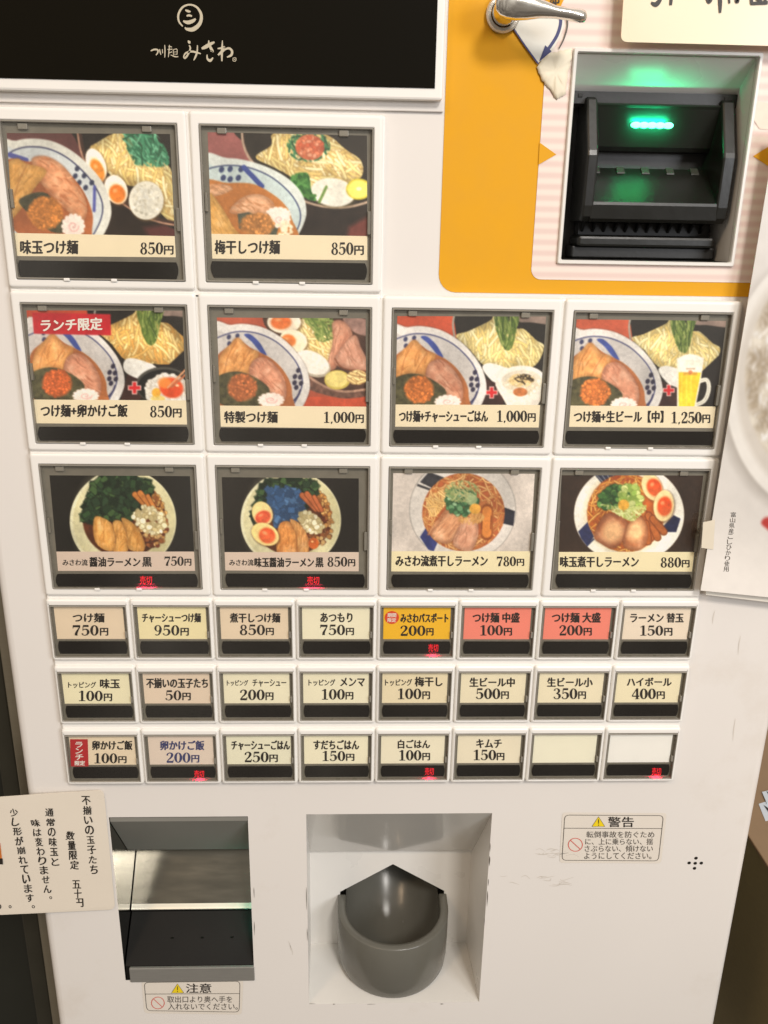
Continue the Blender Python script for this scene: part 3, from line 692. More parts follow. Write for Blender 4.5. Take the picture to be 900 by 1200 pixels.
STEEL = mat('brushed_steel', (112, 110, 102), .2, 1., vary=.12, scale=60, stretch=(.6, 3, 3))
CHROME = mat('chrome', (240, 238, 232), .17, 1., vary=.02, scale=60)
DARK = mat('dark_grey_plastic', (24, 24, 20), .33, vary=.1, scale=60, bump=.05)
DARKER = mat('black_plastic', (22, 21, 19), .42, vary=.15, scale=60, bump=.05)
CUP = mat('grey_moulded_plastic', (98, 96, 88), .24, vary=.05, scale=40)
YELLOW = mat('yellow_vinyl', (220, 158, 5), .75, vary=.05, scale=70, dirt=(214, 150, 30), dscale=14)
BRUSHCREAM = mat('cream_brush_ink', (190, 180, 156), .6)
BLACKPAPER = mat('black_poster', (15, 12, 5), .6, vary=.35, scale=5, spec=.06)
CLEAR = clear_mat(); PHOTO = print_mat()
SOLD = mat('red_lamp_digits', (120, 10, 20), .4, emit=(1, .015, .03), strength=.95)
SOLDGLOW = mat('red_lit_plastic', (160, 90, 90), .4, emit=(1, .05, .12), strength=.05)
def pink_stripes():
    m = mat('pink_striped_vinyl', (232, 208, 198), .45); n = m.node_tree.nodes; l = m.node_tree.links
    t = n.new('ShaderNodeTexCoord'); s = n.new('ShaderNodeSeparateXYZ'); l.new(t.outputs['Object'], s.inputs[0])
    k = n.new('ShaderNodeMath'); k.operation = 'MULTIPLY'; k.inputs[1].default_value = 2*math.pi/.0056; l.new(s.outputs['Z'], k.inputs[0])
    si = n.new('ShaderNodeMath'); si.operation = 'SINE'; l.new(k.outputs[0], si.inputs[0])
    r = n.new('ShaderNodeMapRange'); r.inputs['From Min'].default_value = -.8; r.inputs['From Max'].default_value = .8; l.new(si.outputs[0], r.inputs['Value'])
    x = n.new('ShaderNodeMix'); x.data_type = 'RGBA'; x.inputs['A'].default_value = (*lin((233, 219, 207)), 1); x.inputs['B'].default_value = (*lin((224, 200, 190)), 1)
    l.new(r.outputs[0], x.inputs['Factor']); l.new(x.outputs['Result'], n['Principled BSDF'].inputs['Base Color'])
    return m
PINK = pink_stripes()

# ================================================================ the ticket machine
machine = bpy.data.objects.new('ticket_machine', None); col.objects.link(machine); machine.location = (.016, .25, 0)
bpy.context.view_layer.update()
tag(machine, 'white meal ticket vending machine covered in rows of food photo buttons', 'ticket machine')
class MBm(MB):
    def build(self, name, parent=None):
        o = super().build(name, parent or machine)
        if parent is None: o.matrix_parent_inverse = machine.matrix_world.inverted()
        return o

XL, XR, YT, YB = -.2295, .2622, -.30, .80
HB = (.0949, -.0393, .1917, .0650)      # banknote slot opening: x0, yd0, x1, yd1
HT = (-.1768, .4248, -.0845, .5656)     # ticket outlet
HC = (-.0454, .4235, .0804, .5910)      # coin tray
b = MBm()
xs = sorted({XL+.006, XR-.006, HB[0], HB[2], HT[0], HT[2], HC[0], HC[2], .0305}); ys = sorted({YT, YB, HB[1], HB[3], HT[1], HT[3], HC[1], HC[3]})
idx = {(i, j): k for k, (i, j) in enumerate((i, j) for j in range(len(ys)) for i in range(len(xs)))}
vs = [W(x, y, 0) for y in ys for x in xs]; fs = []
for j in range(len(ys)-1):
    for i in range(len(xs)-1):
        cx, cy = (xs[i]+xs[i+1])/2, (ys[j]+ys[j+1])/2
        if any(h[0] < cx < h[2] and h[1] < cy < h[3] for h in (HB, HT, HC)): continue
        fs.append((idx[i, j], idx[i+1, j], idx[i+1, j+1], idx[i, j+1]))
b.add(vs, fs, WHITE)
for s, x in ((-1, XL+.006), (1, XR-.006)):        # rounded upright edges
    L = [[W(x + s*.006*math.sin(R_(a)), y, .006-.006*math.cos(R_(a))) for a in range(0, 91, 15)] + [W(x+s*.006, y, .03)] for y in (YT, YB)]
    b.loft(L, WHITE, closed=False, smooth=True)
SC = mat('scuffed_paint', (204, 197, 187), .5)
SC2 = mat('faint_smudge', (214, 207, 197), .5); rs = random.Random(4)
for (x, y, w, h) in ((640, 998, 46, 5), (645, 1002, 40, 4), (612, 1030, 60, 8), (650, 1033, 16, 10)):
    for k in range(7):
        px, py = x + rs.uniform(-w/2, w/2), y + rs.uniform(-h/2, h/2)
        b.brush([(px, py, .4), (px+rs.uniform(3, 9), py+rs.uniform(-2, 2), rs.uniform(.7, 1.5)), (px+rs.uniform(9, 16), py+rs.uniform(-3, 3), .3)], -.0002-k*1e-5, SC)
for (x, y) in ((338, 1103), (340, 1108)): b.brush([(x, y, .5), (x+2, y+5, 1.), (x+3, y+11, .4)], -.0002, SC)
for (x, y, l) in ((868, 745, 22), (862, 842, 26), (838, 715, 16)):
    b.brush([(x, y, .3), (x-2, y+l/2, 1.6), (x-3, y+l, .3)], -.0002, SC2)
CHIP = mat('chipped_paint', (96, 88, 78), .6)
for (x, y, dx, dy, w) in ((574.5, 988, -.3, 10, 1.2), (574, 1003, -.6, 12, 1.8), (572.6, 1030, -.5, 8, 1), (571.5, 1044, -.8, 18, 1.5), (568, 1075, -.6, 10, .8), (362, 1176.3, 8, 0, .8), (390, 1176.8, 3, 0, 1.6), (430, 1177, 10, -.2, .7), (516, 1176.6, 4, 0, 1.8), (359, 1040, .3, 26, 1.0), (360, 1088, .2, 14, .9), (297.5, 1040, .4, 12, .9), (298, 1080, .2, 16, 1.0)):
    b.brush([(x, y, .2), (x+dx*.3, y+dy*.4, w), (x+dx, y+dy, .2)], -.00025, CHIP)
b.build('front_panel')
# five speaker holes
b = MBm()
for (x, y) in ((815.7, 1005.7), (807.7, 1011.3), (814.8, 1011.7), (821.9, 1011.5), (814, 1017.6)):
    c = P(x, y, -.0002); b.poly([c + Vector((.00125*math.cos(t*.5236), 0, .00125*math.sin(t*.5236))) for t in range(12)], DARKER)
b.build('speaker_holes')
# steel cabinet behind the front door
b = MBm(); CAB = mat('brushed_cabinet', (150, 142, 124), .36, .7, vary=.1, scale=40, bump=.05, stretch=(1, 1, 30))
b.box(-.2472, -.2320, YT, YB, .0310, .48, CAB, .001); b.box(.2460, .2560, YT, YB, .0310, .48, CAB, .001); b.box(-.2318, .2458, YT, YB, .20, .48, CAB, .001); b.build('cabinet_body')

# ---------------------------------------------------------------- header with the shop's lettering
b = MBm(); b.box(-.2290, .0300, -.30, -.0085, -.0018, -.0002, WHITE, .0005); b.box(-.2240, .0288, -.30, -.0132, -.0072, -.0019, TILE, .0012)
hd = b.build('header_panel')
b = MBm(); b.box(-.2200, .0247, -.28, -.0186, -.0077, -.0073, BLACKPAPER)
Yh = -.0079
def hx(x, y, w): return (150 + x*.16667, y*.16667, w*.16667)
def hb(pts, k): b.brush([hx(*p) for p in pts], Yh - k*1e-5, BRUSHCREAM, .82)
STR = [[(385, 185, 10), (358, 150, 14), (355, 100, 16), (385, 50, 14), (435, 33, 12), (485, 52, 16), (515, 105, 22), (505, 165, 26), (460, 205, 30), (415, 205, 20), (400, 192, 8)],
 [(402, 70, 8), (420, 78, 18), (440, 82, 10)], [(412, 112, 10), (430, 108, 16), (450, 114, 10)], [(388, 148, 12), (420, 158, 26), (455, 148, 24), (476, 132, 12)],
 [(422, 285, 6), (430, 296, 22), (438, 304, 8)], [(430, 318, 10), (438, 340, 12), (420, 385, 14), (400, 408, 14), (392, 396, 10), (408, 372, 12), (445, 362, 14), (480, 368, 14), (512, 378, 8)], [(488, 318, 8), (486, 365, 12), (474, 400, 14), (462, 424, 6)],
 [(518, 342, 14), (545, 330, 26), (575, 312, 24), (608, 296, 12)], [(568, 284, 8), (570, 310, 16), (586, 345, 22), (598, 362, 12), (580, 356, 8)], [(556, 384, 8), (558, 412, 14), (578, 426, 20), (598, 405, 8)],
 [(664, 284, 6), (662, 330, 14), (660, 380, 16), (660, 430, 10)], [(630, 342, 8), (656, 338, 14), (680, 330, 10), (655, 362, 12), (634, 388, 14)], [(650, 384, 8), (680, 350, 12), (712, 340, 16), (732, 362, 18), (725, 388, 18), (696, 402, 8)],
 [(160, 358, 8), (185, 348, 12), (210, 352, 12), (208, 372, 10), (196, 388, 6)], [(222, 346, 8), (226, 368, 9), (232, 386, 5)], [(242, 346, 6), (243, 374, 7)], [(258, 316, 6), (260, 360, 9), (258, 404, 6)],
 [(284, 326, 5), (308, 330, 8)], [(278, 348, 5), (312, 346, 8)], [(292, 316, 6), (288, 360, 8), (284, 402, 5)], [(286, 374, 5), (310, 364, 7)], [(300, 386, 5), (330, 398, 9), (354, 398, 5)], [(318, 350, 5), (344, 346, 6), (344, 384, 6)], [(318, 350, 6), (320, 388, 5)], [(322, 366, 4), (342, 364, 4)], [(322, 380, 4), (344, 382, 4)],
 [(738, 408, 5), (758, 408, 5), (757, 428, 5), (739, 428, 5), (738, 408, 5)], [(744, 418, 5), (753, 418, 5)]]
for k, s in enumerate(STR): hb(s, k)
b.build('header_sheet', hd)

# ---------------------------------------------------------------- yellow and pink vinyl round the banknote slot
hole = lambda Y, n=6: [W(x, y, Y) for x, y in rrect(HB[0], HB[1], HB[2], HB[3], .0004, n)]
b = MBm()
b.loft([[W(x, y, -.0003) for x, y in rrect(.0308, -.29, XR-.0062, .0812, .0095, 6)], hole(-.0003)], YELLOW)
b.loft([[W(x, y, -.0006) for x, y in rrect(.0812, -.29, XR-.0062, .0736, .0055, 6)], hole(-.0006)], PINK)
b.sheet([(595, -40), (680, -40), (661, -1), (655, 12), (645, 28), (636, 30), (600, 30)], -.0009, YELLOW)
b.sheet([(632.5, 167), (652, 181), (631, 193)], -.0009, YELLOW); b.sheet([(882.5, 183), (905, 169), (905, 198)], -.0009, YELLOW)
Yw = -.0012; WEDGE = mat('pale_sticker', (224, 222, 212), .45)
b.sheet([(589, 18), (600, 32), (630, 74.5), (640, 66), (650, 55), (657, 42), (661, 30), (661, 14)], Yw, WEDGE)
b.brush([(601, 32, 1.5), (615, 53, 1.5), (631, 75, 1.6)], Yw-.0002, BLUEINK)
b.brush([(656, 16, 3.5), (657, 27, 3.5), (653, 41, 3.5), (645, 54, 3.5), (640, 60, 3.5)], Yw-.0002, BLUEINK); b.sheet([(639, 53), (646.5, 60), (632, 72)], Yw-.0003, BLUEINK)
b.brush([(664, 16, 1.6), (665, 30, 1.6), (661, 45, 1.6), (655, 57, 1.4)], Yw-.0002, SOFTINK)
b.text('返却', (629, -8.5, 655.5, 6), -.0013, INK, .02); b.brush([(624, -12, 1.6), (622, -3, 1.8), (619, 5, 1.2)], -.0013, INK)
b.sheet([(886, 118), (905, 122), (905, 152), (890, 151), (883, 140)], -.0009, mat('torn_sticker_residue', (232, 216, 200), .6, vary=.1, scale=200))
b.build('slot_surround')

# ---------------------------------------------------------------- banknote slot
b = MBm()
x0, y0, x1, y1 = HB
fl = .0021
L = lambda ins, Y: [W(x, y, Y) for x, y in rrect(x0+ins-.0002, y0+ins-.0002, x1-ins+.0002, y1-ins+.0002, .0009, 4)]
b.loft([L(0, -.0006), L(0, -.0020), L(.0004, -.0026), L(fl-.0004, -.0026), L(fl, -.0018), L(fl, .001)], LINER)
xi0, yi0, xi1, yi1 = x0+fl, y0+fl, x1-fl, y1-fl; D = .020; yt = yi0+.0145
b.poly([W(xi0, yi0, .0008), W(xi1, yi0, .0008), W(xi1, yt, D), W(xi0, yt, D)], LINER)          # sloping top
b.poly([W(xi1, yi0, .0008), W(xi1, yi1, .0008), W(xi1, yi1, D+.03), W(xi1, yt, D+.03), W(xi1, yt, D)], LINER)
b.poly([W(xi0, yi0, .0008), W(xi0, yt, D), W(xi0, yt, D+.03), W(xi0, yi1, D+.03), W(xi0, yi1, .0008)], LINER)
b.poly([W(xi0, yi1, .0008), W(xi0, yi1, D+.03), W(xi1, yi1, D+.03), W(xi1, yi1, .0008)], DARKER)
slot = b.build('banknote_slot')
b = MBm(); b.box(xi0+.0003, xi1-.0003, yt-.001, yi1-.0003, .0310, .035, DARKER)                       # deep back wall
b.prism([(.0175, yt+.0002), (.0200, yt+.0002), (.0200, -.0150), (.0175, -.0165)], xi0+.0002, xi1-.0002, DARKER)
for sx in (.1045, .1835): b.box(sx-.0012, sx+.0012, -.0214, -.0194, .0170, .0174, DARK, .0003)
b.box(.1065, .1875, .0560, yi1-.0005, .0160, .0300, DARKER, .0008); b.box(.1085, .1855, .0505, .0563, .0120, .0300, DARK, .0015)
b.build('mounting_plate', slot)
cx0, cx1 = .1072, .1872
b = MBm()
b.prism([(.0172, -.0172), (.0150, -.0166), (.0143, -.0158), (.0150, -.0146), (.0215, .0040), (.0235, .0060), (.0305, .0062), (.0305, -.0172)], cx0+.0045, cx1-.0045, DARK)
b.build('slot_hood', slot)
for a, c in ((cx0, cx0+.0062), (cx1-.0072, cx1)):
    b = MBm(); pr = [(.020, -.0196), (.0165, -.0196), (.0135, -.0180), (.0060, .0000), (.0028, .0075), (.0022, .0100), (.0030, .0350), (.0040, .0405), (.0070, .0432), (.0300, .0432), (.0300, -.0196)]
    cyd = sum(p[1] for p in pr)/len(pr)
    ins = lambda k: [(Y+.0011*k, yd+(cyd-yd)*.045*k) for Y, yd in pr]
    b.loft([[W(a, yd, Y) for Y, yd in ins(1)], [W(a+.0004, yd, Y) for Y, yd in ins(.3)], [W(a+.0012, yd, Y) for Y, yd in pr], [W(c-.0012, yd, Y) for Y, yd in pr], [W(c-.0004, yd, Y) for Y, yd in ins(.3)], [W(c, yd, Y) for Y, yd in ins(1)]], DARK, cap0=True, cap1=True)
    b.build('side_cheek', slot)
b = MBm()
b.prism([(.0305, .0150), (.0245, .0148), (.0050, .0318), (.0036, .0330), (.0033, .0345), (.0042, .0415), (.0060, .0432), (.0300, .0432)], cx0+.0050, cx1-.0060, DARK)
for k in range(5):
    x = .1155 + k*.0138; b.prism([(.0240, .0142), (.0205, .0170), (.0205, .0178), (.0250, .0150)], x, x+.0042, mat('grey_plastic_tab', (62, 62, 56), .4))
b.build('note_tray', slot)
b = MBm(); b.box(.1105, .1835, .0436, .0500, .0210, .0300, mat('grille_black', (16, 16, 15), .6))  # flat black for the grille backing and its teeth
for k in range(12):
    x = .1120 + k*.0061; b.prism([(.0150, .0434), (.0215, .0434), (.0215, .0490)], x, x+.0012, mat('grille_black', (16, 16, 15), .6))
b.build('comb_grille', slot)
# green lamps in the hood: five diodes on a glowing oval added for their halo
LEDC = mat('green_diode_glow', (120, 255, 180), .3, emit=(.14, 1, .5), strength=3.2); LEDH = mat('green_halo_oval', (10, 90, 50), .3, emit=(.0, 1, .32), strength=1.15)
b = MBm(); lx, ly = .1447, -.0068; ny = Vector((0, -.945, -.327))
def led(x, yd, off): return W(x, yd, .0150 + (yd+.0146)/.0186*.0065) + ny*off
b.add([led(lx + .0116*math.cos(t), ly + .0013*math.sin(t), .0004) for t in np.linspace(0, 2*math.pi, 28, endpoint=False)], [tuple(range(28))], LEDH)
for k in range(5):
    x = lx - .0088 + k*.0044
    ring = [[led(x + rr*1.45*math.cos(t), ly + rr*.78*math.sin(t), h) for t in np.linspace(0, 2*math.pi, 14, endpoint=False)] for rr, h in ((.0020, .0005), (.0019, .0012), (.0012, .0017))]
    b.loft(ring, LEDC, cap1=True)
gl_ = b.build('green_lamp', slot)
l = bpy.data.lights.new('green_diode_glow', 'AREA'); l.shape = 'RECTANGLE'; l.size = .019; l.size_y = .003; l.energy = .022; l.color = (.01, 1, .38)  # extra light added off the hood, facing back, to spread a green halo
o = bpy.data.objects.new('green_diode_glow', l); col.objects.link(o); o.location = led(lx, ly, .0062); o.rotation_euler = (-ny).to_track_quat('-Z', 'Y').to_euler(); o.parent = gl_

# ---------------------------------------------------------------- coin return lever
c = P(589, 17.5, 0); cx, cz = c.x, c.z
def ring(r, Y, n=32): return [Vector((cx+r*math.cos(2*math.pi*i/n), Y, cz-r*math.sin(2*math.pi*i/n))) for i in range(n)]
b = MBm(); hp = P(595.5, 10, -.021); hp.x -= 0
base = P(598, 12.5, -.018)
def sec(x, zc, h, Y, t, n=14): return [Vector((x, Y + t*math.cos(2*math.pi*i/n), zc + h*math.sin(2*math.pi*i/n))) for i in range(n)]
tip = P(686, 21, -.0215)
x0_, z0_ = cx, cz
prof = [(-.0088, .0, .0014, .0010), (-.0082, .0, .0040, .0022), (-.0060, .0, .0064, .0032), (-.002, .0, .0080, .0038), (.003, -.0002, .0084, .0040), (.009, -.0012, .0072, .0038), (.016, -.0026, .0050, .0034), (.024, -.0044, .0034, .0030), (.032, -.0056, .0032, .0028), (.038, -.0064, .0036, .0027), (.0405, -.0068, .0030, .0022), (.0415, -.0070, .0012, .0010)]
dz = (z0_ - tip.z); k_ = (tip.x - x0_)/.0415
b.loft([sec(x0_ + a*(k_ if a > 0 else .82), z0_ + zz*(dz/.0070), h*.84, -.0235, t) for a, zz, h, t in prof], CHROME, smooth=True, cap0=True, cap1=True)
lever = b.build('return_lever')
b = MBm(); b.loft([ring(.0086, -.0009), ring(.0086, -.0030), ring(.0078, -.0040), ring(.0064, -.0036), ring(.0062, -.0014)], mat('silver_ring', (206, 204, 198), .25, .6), smooth=False); b.build('escutcheon', lever)
b = MBm(); b.loft([ring(.0059, -.0006), ring(.0059, -.020), ring(.0052, -.0215)], CHROME, smooth=True, cap1=True); b.build('spindle', lever)

# ---------------------------------------------------------------- ticket outlet
b = MBm(); x0, y0, x1, y1 = HT; D = .06
b.poly([W(x0, y0, 0), W(x0, y0, D), W(x0, y1, D), W(x0, y1, 0)], mat('polished_steel', (120, 116, 106), .12, 1., vary=.05, scale=30))
b.poly([W(x1, y0, 0), W(x1, y1, 0), W(x1, y1, D), W(x1, y0, D)], LINER)
b.poly([W(x0, y0, D), W(x1, y0, D), W(x1, y1, D), W(x0, y1, D)], DARKER)
b.poly([W(x0, y1, 0), W(x0, y1, D), W(x1, y1, D), W(x1, y1, 0)], DARKER)
b.poly([W(x0, y0, 0), W(x1, y0, 0), W(x1, y0+.0015, D), W(x0, y0+.0015, D)], DARKER)
out = b.build('ticket_outlet')
b = MBm(); GP = mat('grey_painted_steel', (132, 130, 123), .35, vary=.06, scale=30); b.prism([(.0006, y0+.0008), (.0330, .4745), (.0345, .4765), (.0345, .4800), (.0325, .4788), (.0006, y0+.0040)], x0+.0004, x1-.0004, GP); b.build('upper_guide', out)
b = MBm(); b.prism([(.0590, .4880), (.0275, .5245), (.0262, .5265), (.0276, .5268), (.0292, .5250), (.0598, .4890)], x0+.0006, x1-.0006, STEEL); b.prism([(.0282, .5236), (.0266, .5256), (.0258, .5264), (.0262, .5274), (.0272, .5264), (.0286, .5240)], x0+.0007, x1-.0007, mat('bright_steel_edge', (226, 222, 208), .4, .5)); b.build('steel_chute', out)  # second prism: slim strip of brighter steel along the plate's lower edge
b = MBm(); FL = mat('black_chute_floor', (17, 16, 14), .55, vary=.2, scale=30, spec=.2); b.prism([(.0500, .5300), (.0275, .5300), (.0010, .5536), (.0010, .5650), (.0500, .5650)], x0+.0006, x1-.0006, FL)
for px in (202, 237, 272):
    q = P(px, 1101, .0140); c0 = W(q.x, .5300 + (.0275-.0140)/.0265*.0236 - .0006, .0140)
    b.add([c0 + Vector((.0013*math.cos(t), .0009*math.sin(t), 0)) for t in np.linspace(0, 6.283, 10, endpoint=False)], [tuple(range(10))], DARK)
b.build('chute_floor', out)
b = MBm(); b.box(x0+.0035, x1+.0003, .5540, .5668, -.0012, .0008, mat('dull_steel_lip', (150, 148, 142), .38, .45, vary=.1, scale=40, stretch=(2, 2, 30)), .0006); b.build('steel_lip', out)
b = MBm(); b.box(x1-.0012, x1-.0004, .488, .545, .012, .020, mat('cyan_glint_glow', (60, 200, 170), .3, emit=(.05, 1, .75), strength=3)); b.build('added_glint_strip', out)  # unseen glowing strip added so the steel plate reflects a cyan streak

# ---------------------------------------------------------------- coin tray
b = MBm(); x0, y0, x1, y1 = HC; D = .056; yk = .4965; xk0, xk1 = x0-.0012, .0775
cxm, ro, ri = .0173, .0425, .0362
pk = [(cxm-ri-.0045, .5400), (cxm, .5140), (cxm+ri+.0045, .5400)]
b.poly([W(x0, y0, 0), W(x1, y0, 0), W(xk1, yk, D-.006), W(xk0, yk, D-.006)], mat('glossy_white_sheet', (206, 203, 196), .1, vary=.03, scale=20, coat=.6))
b.poly([W(xk0, yk, D-.006), W(xk1, yk, D-.006), W(xk1, yk+.001, D), W(xk0, yk+.001, D)], LINER)
b.poly([W(x0, y0, 0), W(xk0, yk, D-.006), W(xk0, yk+.001, D), W(xk0, y1, D), W(x0, y1, 0)], LINER)
b.poly([W(x1, y0, 0), W(x1, y1, 0), W(xk1, y1, D), W(xk1, yk+.001, D), W(xk1, yk, D-.006)], LINER)
b.poly([W(x0, y1, 0), W(xk0, y1, D), W(xk1, y1, D), W(x1, y1, 0)], LINER)
yy = yk+.001
b.poly([W(xk0, yy, D), W(cxm, yy, D), W(*pk[1], D), W(*pk[0], D), W(pk[0][0], y1, D), W(xk0, y1, D)], LINER)
b.poly([W(xk1, yy, D), W(xk1, y1, D), W(pk[2][0], y1, D), W(*pk[2], D), W(*pk[1], D), W(cxm, yy, D)], LINER)
tray = b.build('coin_tray')
def U(r, yd, back, yc=.0435, n=28):
    pts = [W(cxm-r, yd, back)]
    for i in range(n+1):
        a = math.pi*i/n; pts.append(W(cxm - r*math.cos(a), yd, yc - r*math.sin(a)))
    return pts + [W(cxm+r, yd, back)]
b = MBm(); B = D-.0004
b.loft([U(ro-.0030, y1-.0003, B), U(ro-.0012, y1-.0040, B), U(ro-.0003, y1-.012, B), U(ro, y1-.022, B), U(ro, .5432, B), U(ro-.0006, .5424, B), U(ri+.0006, .5424, B), U(ri, .5432, B), U(ri-.0004, .566, B), U(ri-.004, .578, B), U(ri-.012, .5855, B), U(ri-.024, .5880, B), U(.002, .5885, B)], CUP, closed=False, smooth=True)
b.build('coin_cup', tray)
b = MBm()
n = 17; loops = []
for Y, dy, k in ((.042, .0004, 1.), (D+.006, -.002, 1.), (D+.024, -.014, .99), (D+.044, -.034, .98), (D+.066, -.060, .97)):
    loops.append([W(cxm + (ri-.0002)*k*math.sin(R_(-90+180*i/(n-1))), .5878 + dy - .042*(1-math.cos(R_(-90+180*i/(n-1)))), Y) for i in range(n)])
b.loft(loops, CUP, closed=False, smooth=True)
b.poly([W(cxm-ri-.0045, .541, D+.0004), W(cxm-ri-.0045, .50, D+.07), W(cxm-ri-.0045, .60, D+.07), W(cxm-ri-.0045, .59, D+.0004)], DARK)
b.poly([W(cxm+ri+.0045, .541, D+.0004), W(cxm+ri+.0045, .59, D+.0004), W(cxm+ri+.0045, .60, D+.07), W(cxm+ri+.0045, .50, D+.07)], DARK)
b.poly([W(*pk[0], D+.0004), W(*pk[1], D+.0004), W(cxm, .500, D+.07), W(pk[0][0], .530, D+.07)], DARKER); b.poly([W(*pk[1], D+.0004), W(*pk[2], D+.0004), W(pk[2][0], .530, D+.07), W(cxm, .500, D+.07)], DARKER)
b.poly([W(cxm-.06, .47, D+.0704), W(cxm+.06, .47, D+.0704), W(cxm+.06, .61, D+.0704), W(cxm-.06, .61, D+.0704)], DARKER)
b.build('coin_chute', tray)

# ---------------------------------------------------------------- meal buttons
CW, BW, BH, BP = .1, .0888, .0774, .0897
SW, SH, SP, SY = .046, .035, .0453, .2677
CARDINK = {}
def paper(rgb): rgb = tuple(min(250, int(v*1.045)) for v in rgb); return mat('card_stock_%d_%d_%d' % rgb, rgb, .55, vary=.035, scale=60)
b = MBm()
b.box(-.1996, .0002, -.0060, BP-.0036, -.0028, -.0001, TILE, .0008); b.box(-.1996, .1996, BP-.0060, BP*3-.0036, -.0028, -.0001, TILE, .0008); b.box(-.1996, .1996, SY-.0036, SY+SP*3-.0092, -.0028, -.0001, TILE, .0008)
b.build('button_plate')
def bar_shape(a, b_, c, d, Y, bulge):
    """dark window with barrel-shaped ends"""
    pts = []
    for i in range(9):
        t = i/8; pts.append(b_.lerp(c, t) + (b_-a).normalized()*bulge*(4*t*(1-t)-1)*1.0)
    for i in range(9):
        t = i/8; pts.append(d.lerp(a, t) - (b_-a).normalized()*bulge*(4*t*(1-t)-1)*1.0)
    return pts
def button_shell(x0, y0, w, h, tx0, ty0, tx1, ty1, big, label):
    b = MBm(); r = .0011
    o = lambda ins, Y, rad: [W(x, y, Y) for x, y in rrect(tx0+ins, ty0+ins, tx1-ins, ty1-ins, rad, 3)]
    i_ = lambda ins, Y, rad: [W(x, y, Y) for x, y in rrect(x0-ins, y0-ins, x0+w+ins, y0+h+ins, rad, 3)]
    b.loft([o(0, -.0012, .0016), o(.0001, -.0036, .0016), o(.0005, -.0045, .0014), o(.0011, -.0049, .0012), o(.0018, -.0050, .0008), i_(.0006, -.0050, .0006), i_(.0002, -.0047, .0005), i_(.0002, -.0004, .0005)], TILE)
    but = b.build('menu_button'); 
    if label: but['label'] = label
    b = MBm(); g = .0009 if big else .0007
    f_ = lambda ins, Y: [W(x, y, Y) for x, y in rrect(x0+ins, y0+ins, x0+w-ins, y0+h-ins, .0005, 2)]
    b.loft([f_(.0000, -.0010), f_(.0000, -.0052), f_(.0003, -.0056), f_(g-.0003, -.0056), f_(g, -.0053)], RIM)
    b.loft([f_(g, -.0053), f_(g+.0001, -.0029)], FRAME)
    b.poly([W(x0, y0, -.0029), W(x0+w, y0, -.0029), W(x0+w, y0+h, -.0029), W(x0, y0+h, -.0029)], WELL)
    if big:
        for t in (.10, .80): b.box(x0+w*t, x0+w*(t+.055), y0+.0012, y0+.0042, -.0045, -.0018, RIM, .0004)
        for t in (.28, .56): b.box(x0+w*t, x0+w*(t+.035), y0+h-.0009, y0+h+.0006, -.0060, -.0050, TILE, .0003)
        b.box(x0+w-.0028, x0+w-.0010, y0+h*.52, y0+h*.67, -.0050, -.0018, WELL, .0003); b.box(x0+.0011, x0+.0026, y0+h*.42, y0+h*.54, -.0048, -.0018, WELL, .0003)
    else: b.box(x0+w-.0020, x0+w-.0008, y0+h*.5, y0+h*.62, -.0050, -.0018, RIM, .0003)
    b.build('button_frame', but)
    b = MBm(); b.box(x0+g+.0002, x0+w-g-.0002, y0+g+.0002, y0+h-g-.0002, -.0049, -.0046, CLEAR); b.build('clear_cover', but)
    return but
def sold_out(but, box, frame):
    b = MBm(); b.text('売切', box, -.0041, SOLD, .008); x0, y0, w, h, big = frame
    cx_ = P((box[0]+box[2])/2, box[3], -.005).x; s = .011 if big else .006
    g = .0011 if big else .0008
    lo = b.build('sold_out_lamp', but)
    # the diode under the dark window shines down onto the rim of the frame
    l = bpy.data.lights.new('sold_out_diode', 'AREA'); l.shape = 'RECTANGLE'; l.size = s*.9; l.size_y = .0006; l.energy = .0026 if big else .0014; l.color = (1, .02, .10)
    ll = bpy.data.objects.new('sold_out_diode', l); col.objects.link(ll); ll.location = W(cx_, y0+h-g-.0020, -.0043)
    ll.rotation_euler = Vector((0, .35, -1)).to_track_quat('-Z', 'Y').to_euler(); ll.parent = lo

YC, YI, YBAR = -.0030, -.00318, -.0036
def title(mb, words, m=INK):
    for s, box in words: mb.text(s, box, YI, m, (.03 if box[3]-box[1] > 9 else .018))
def price(mb, num, nb, yb, m=INK):
    numerals(mb, num, nb, YI, m); mb.text('円', yb, YI, m, .034)

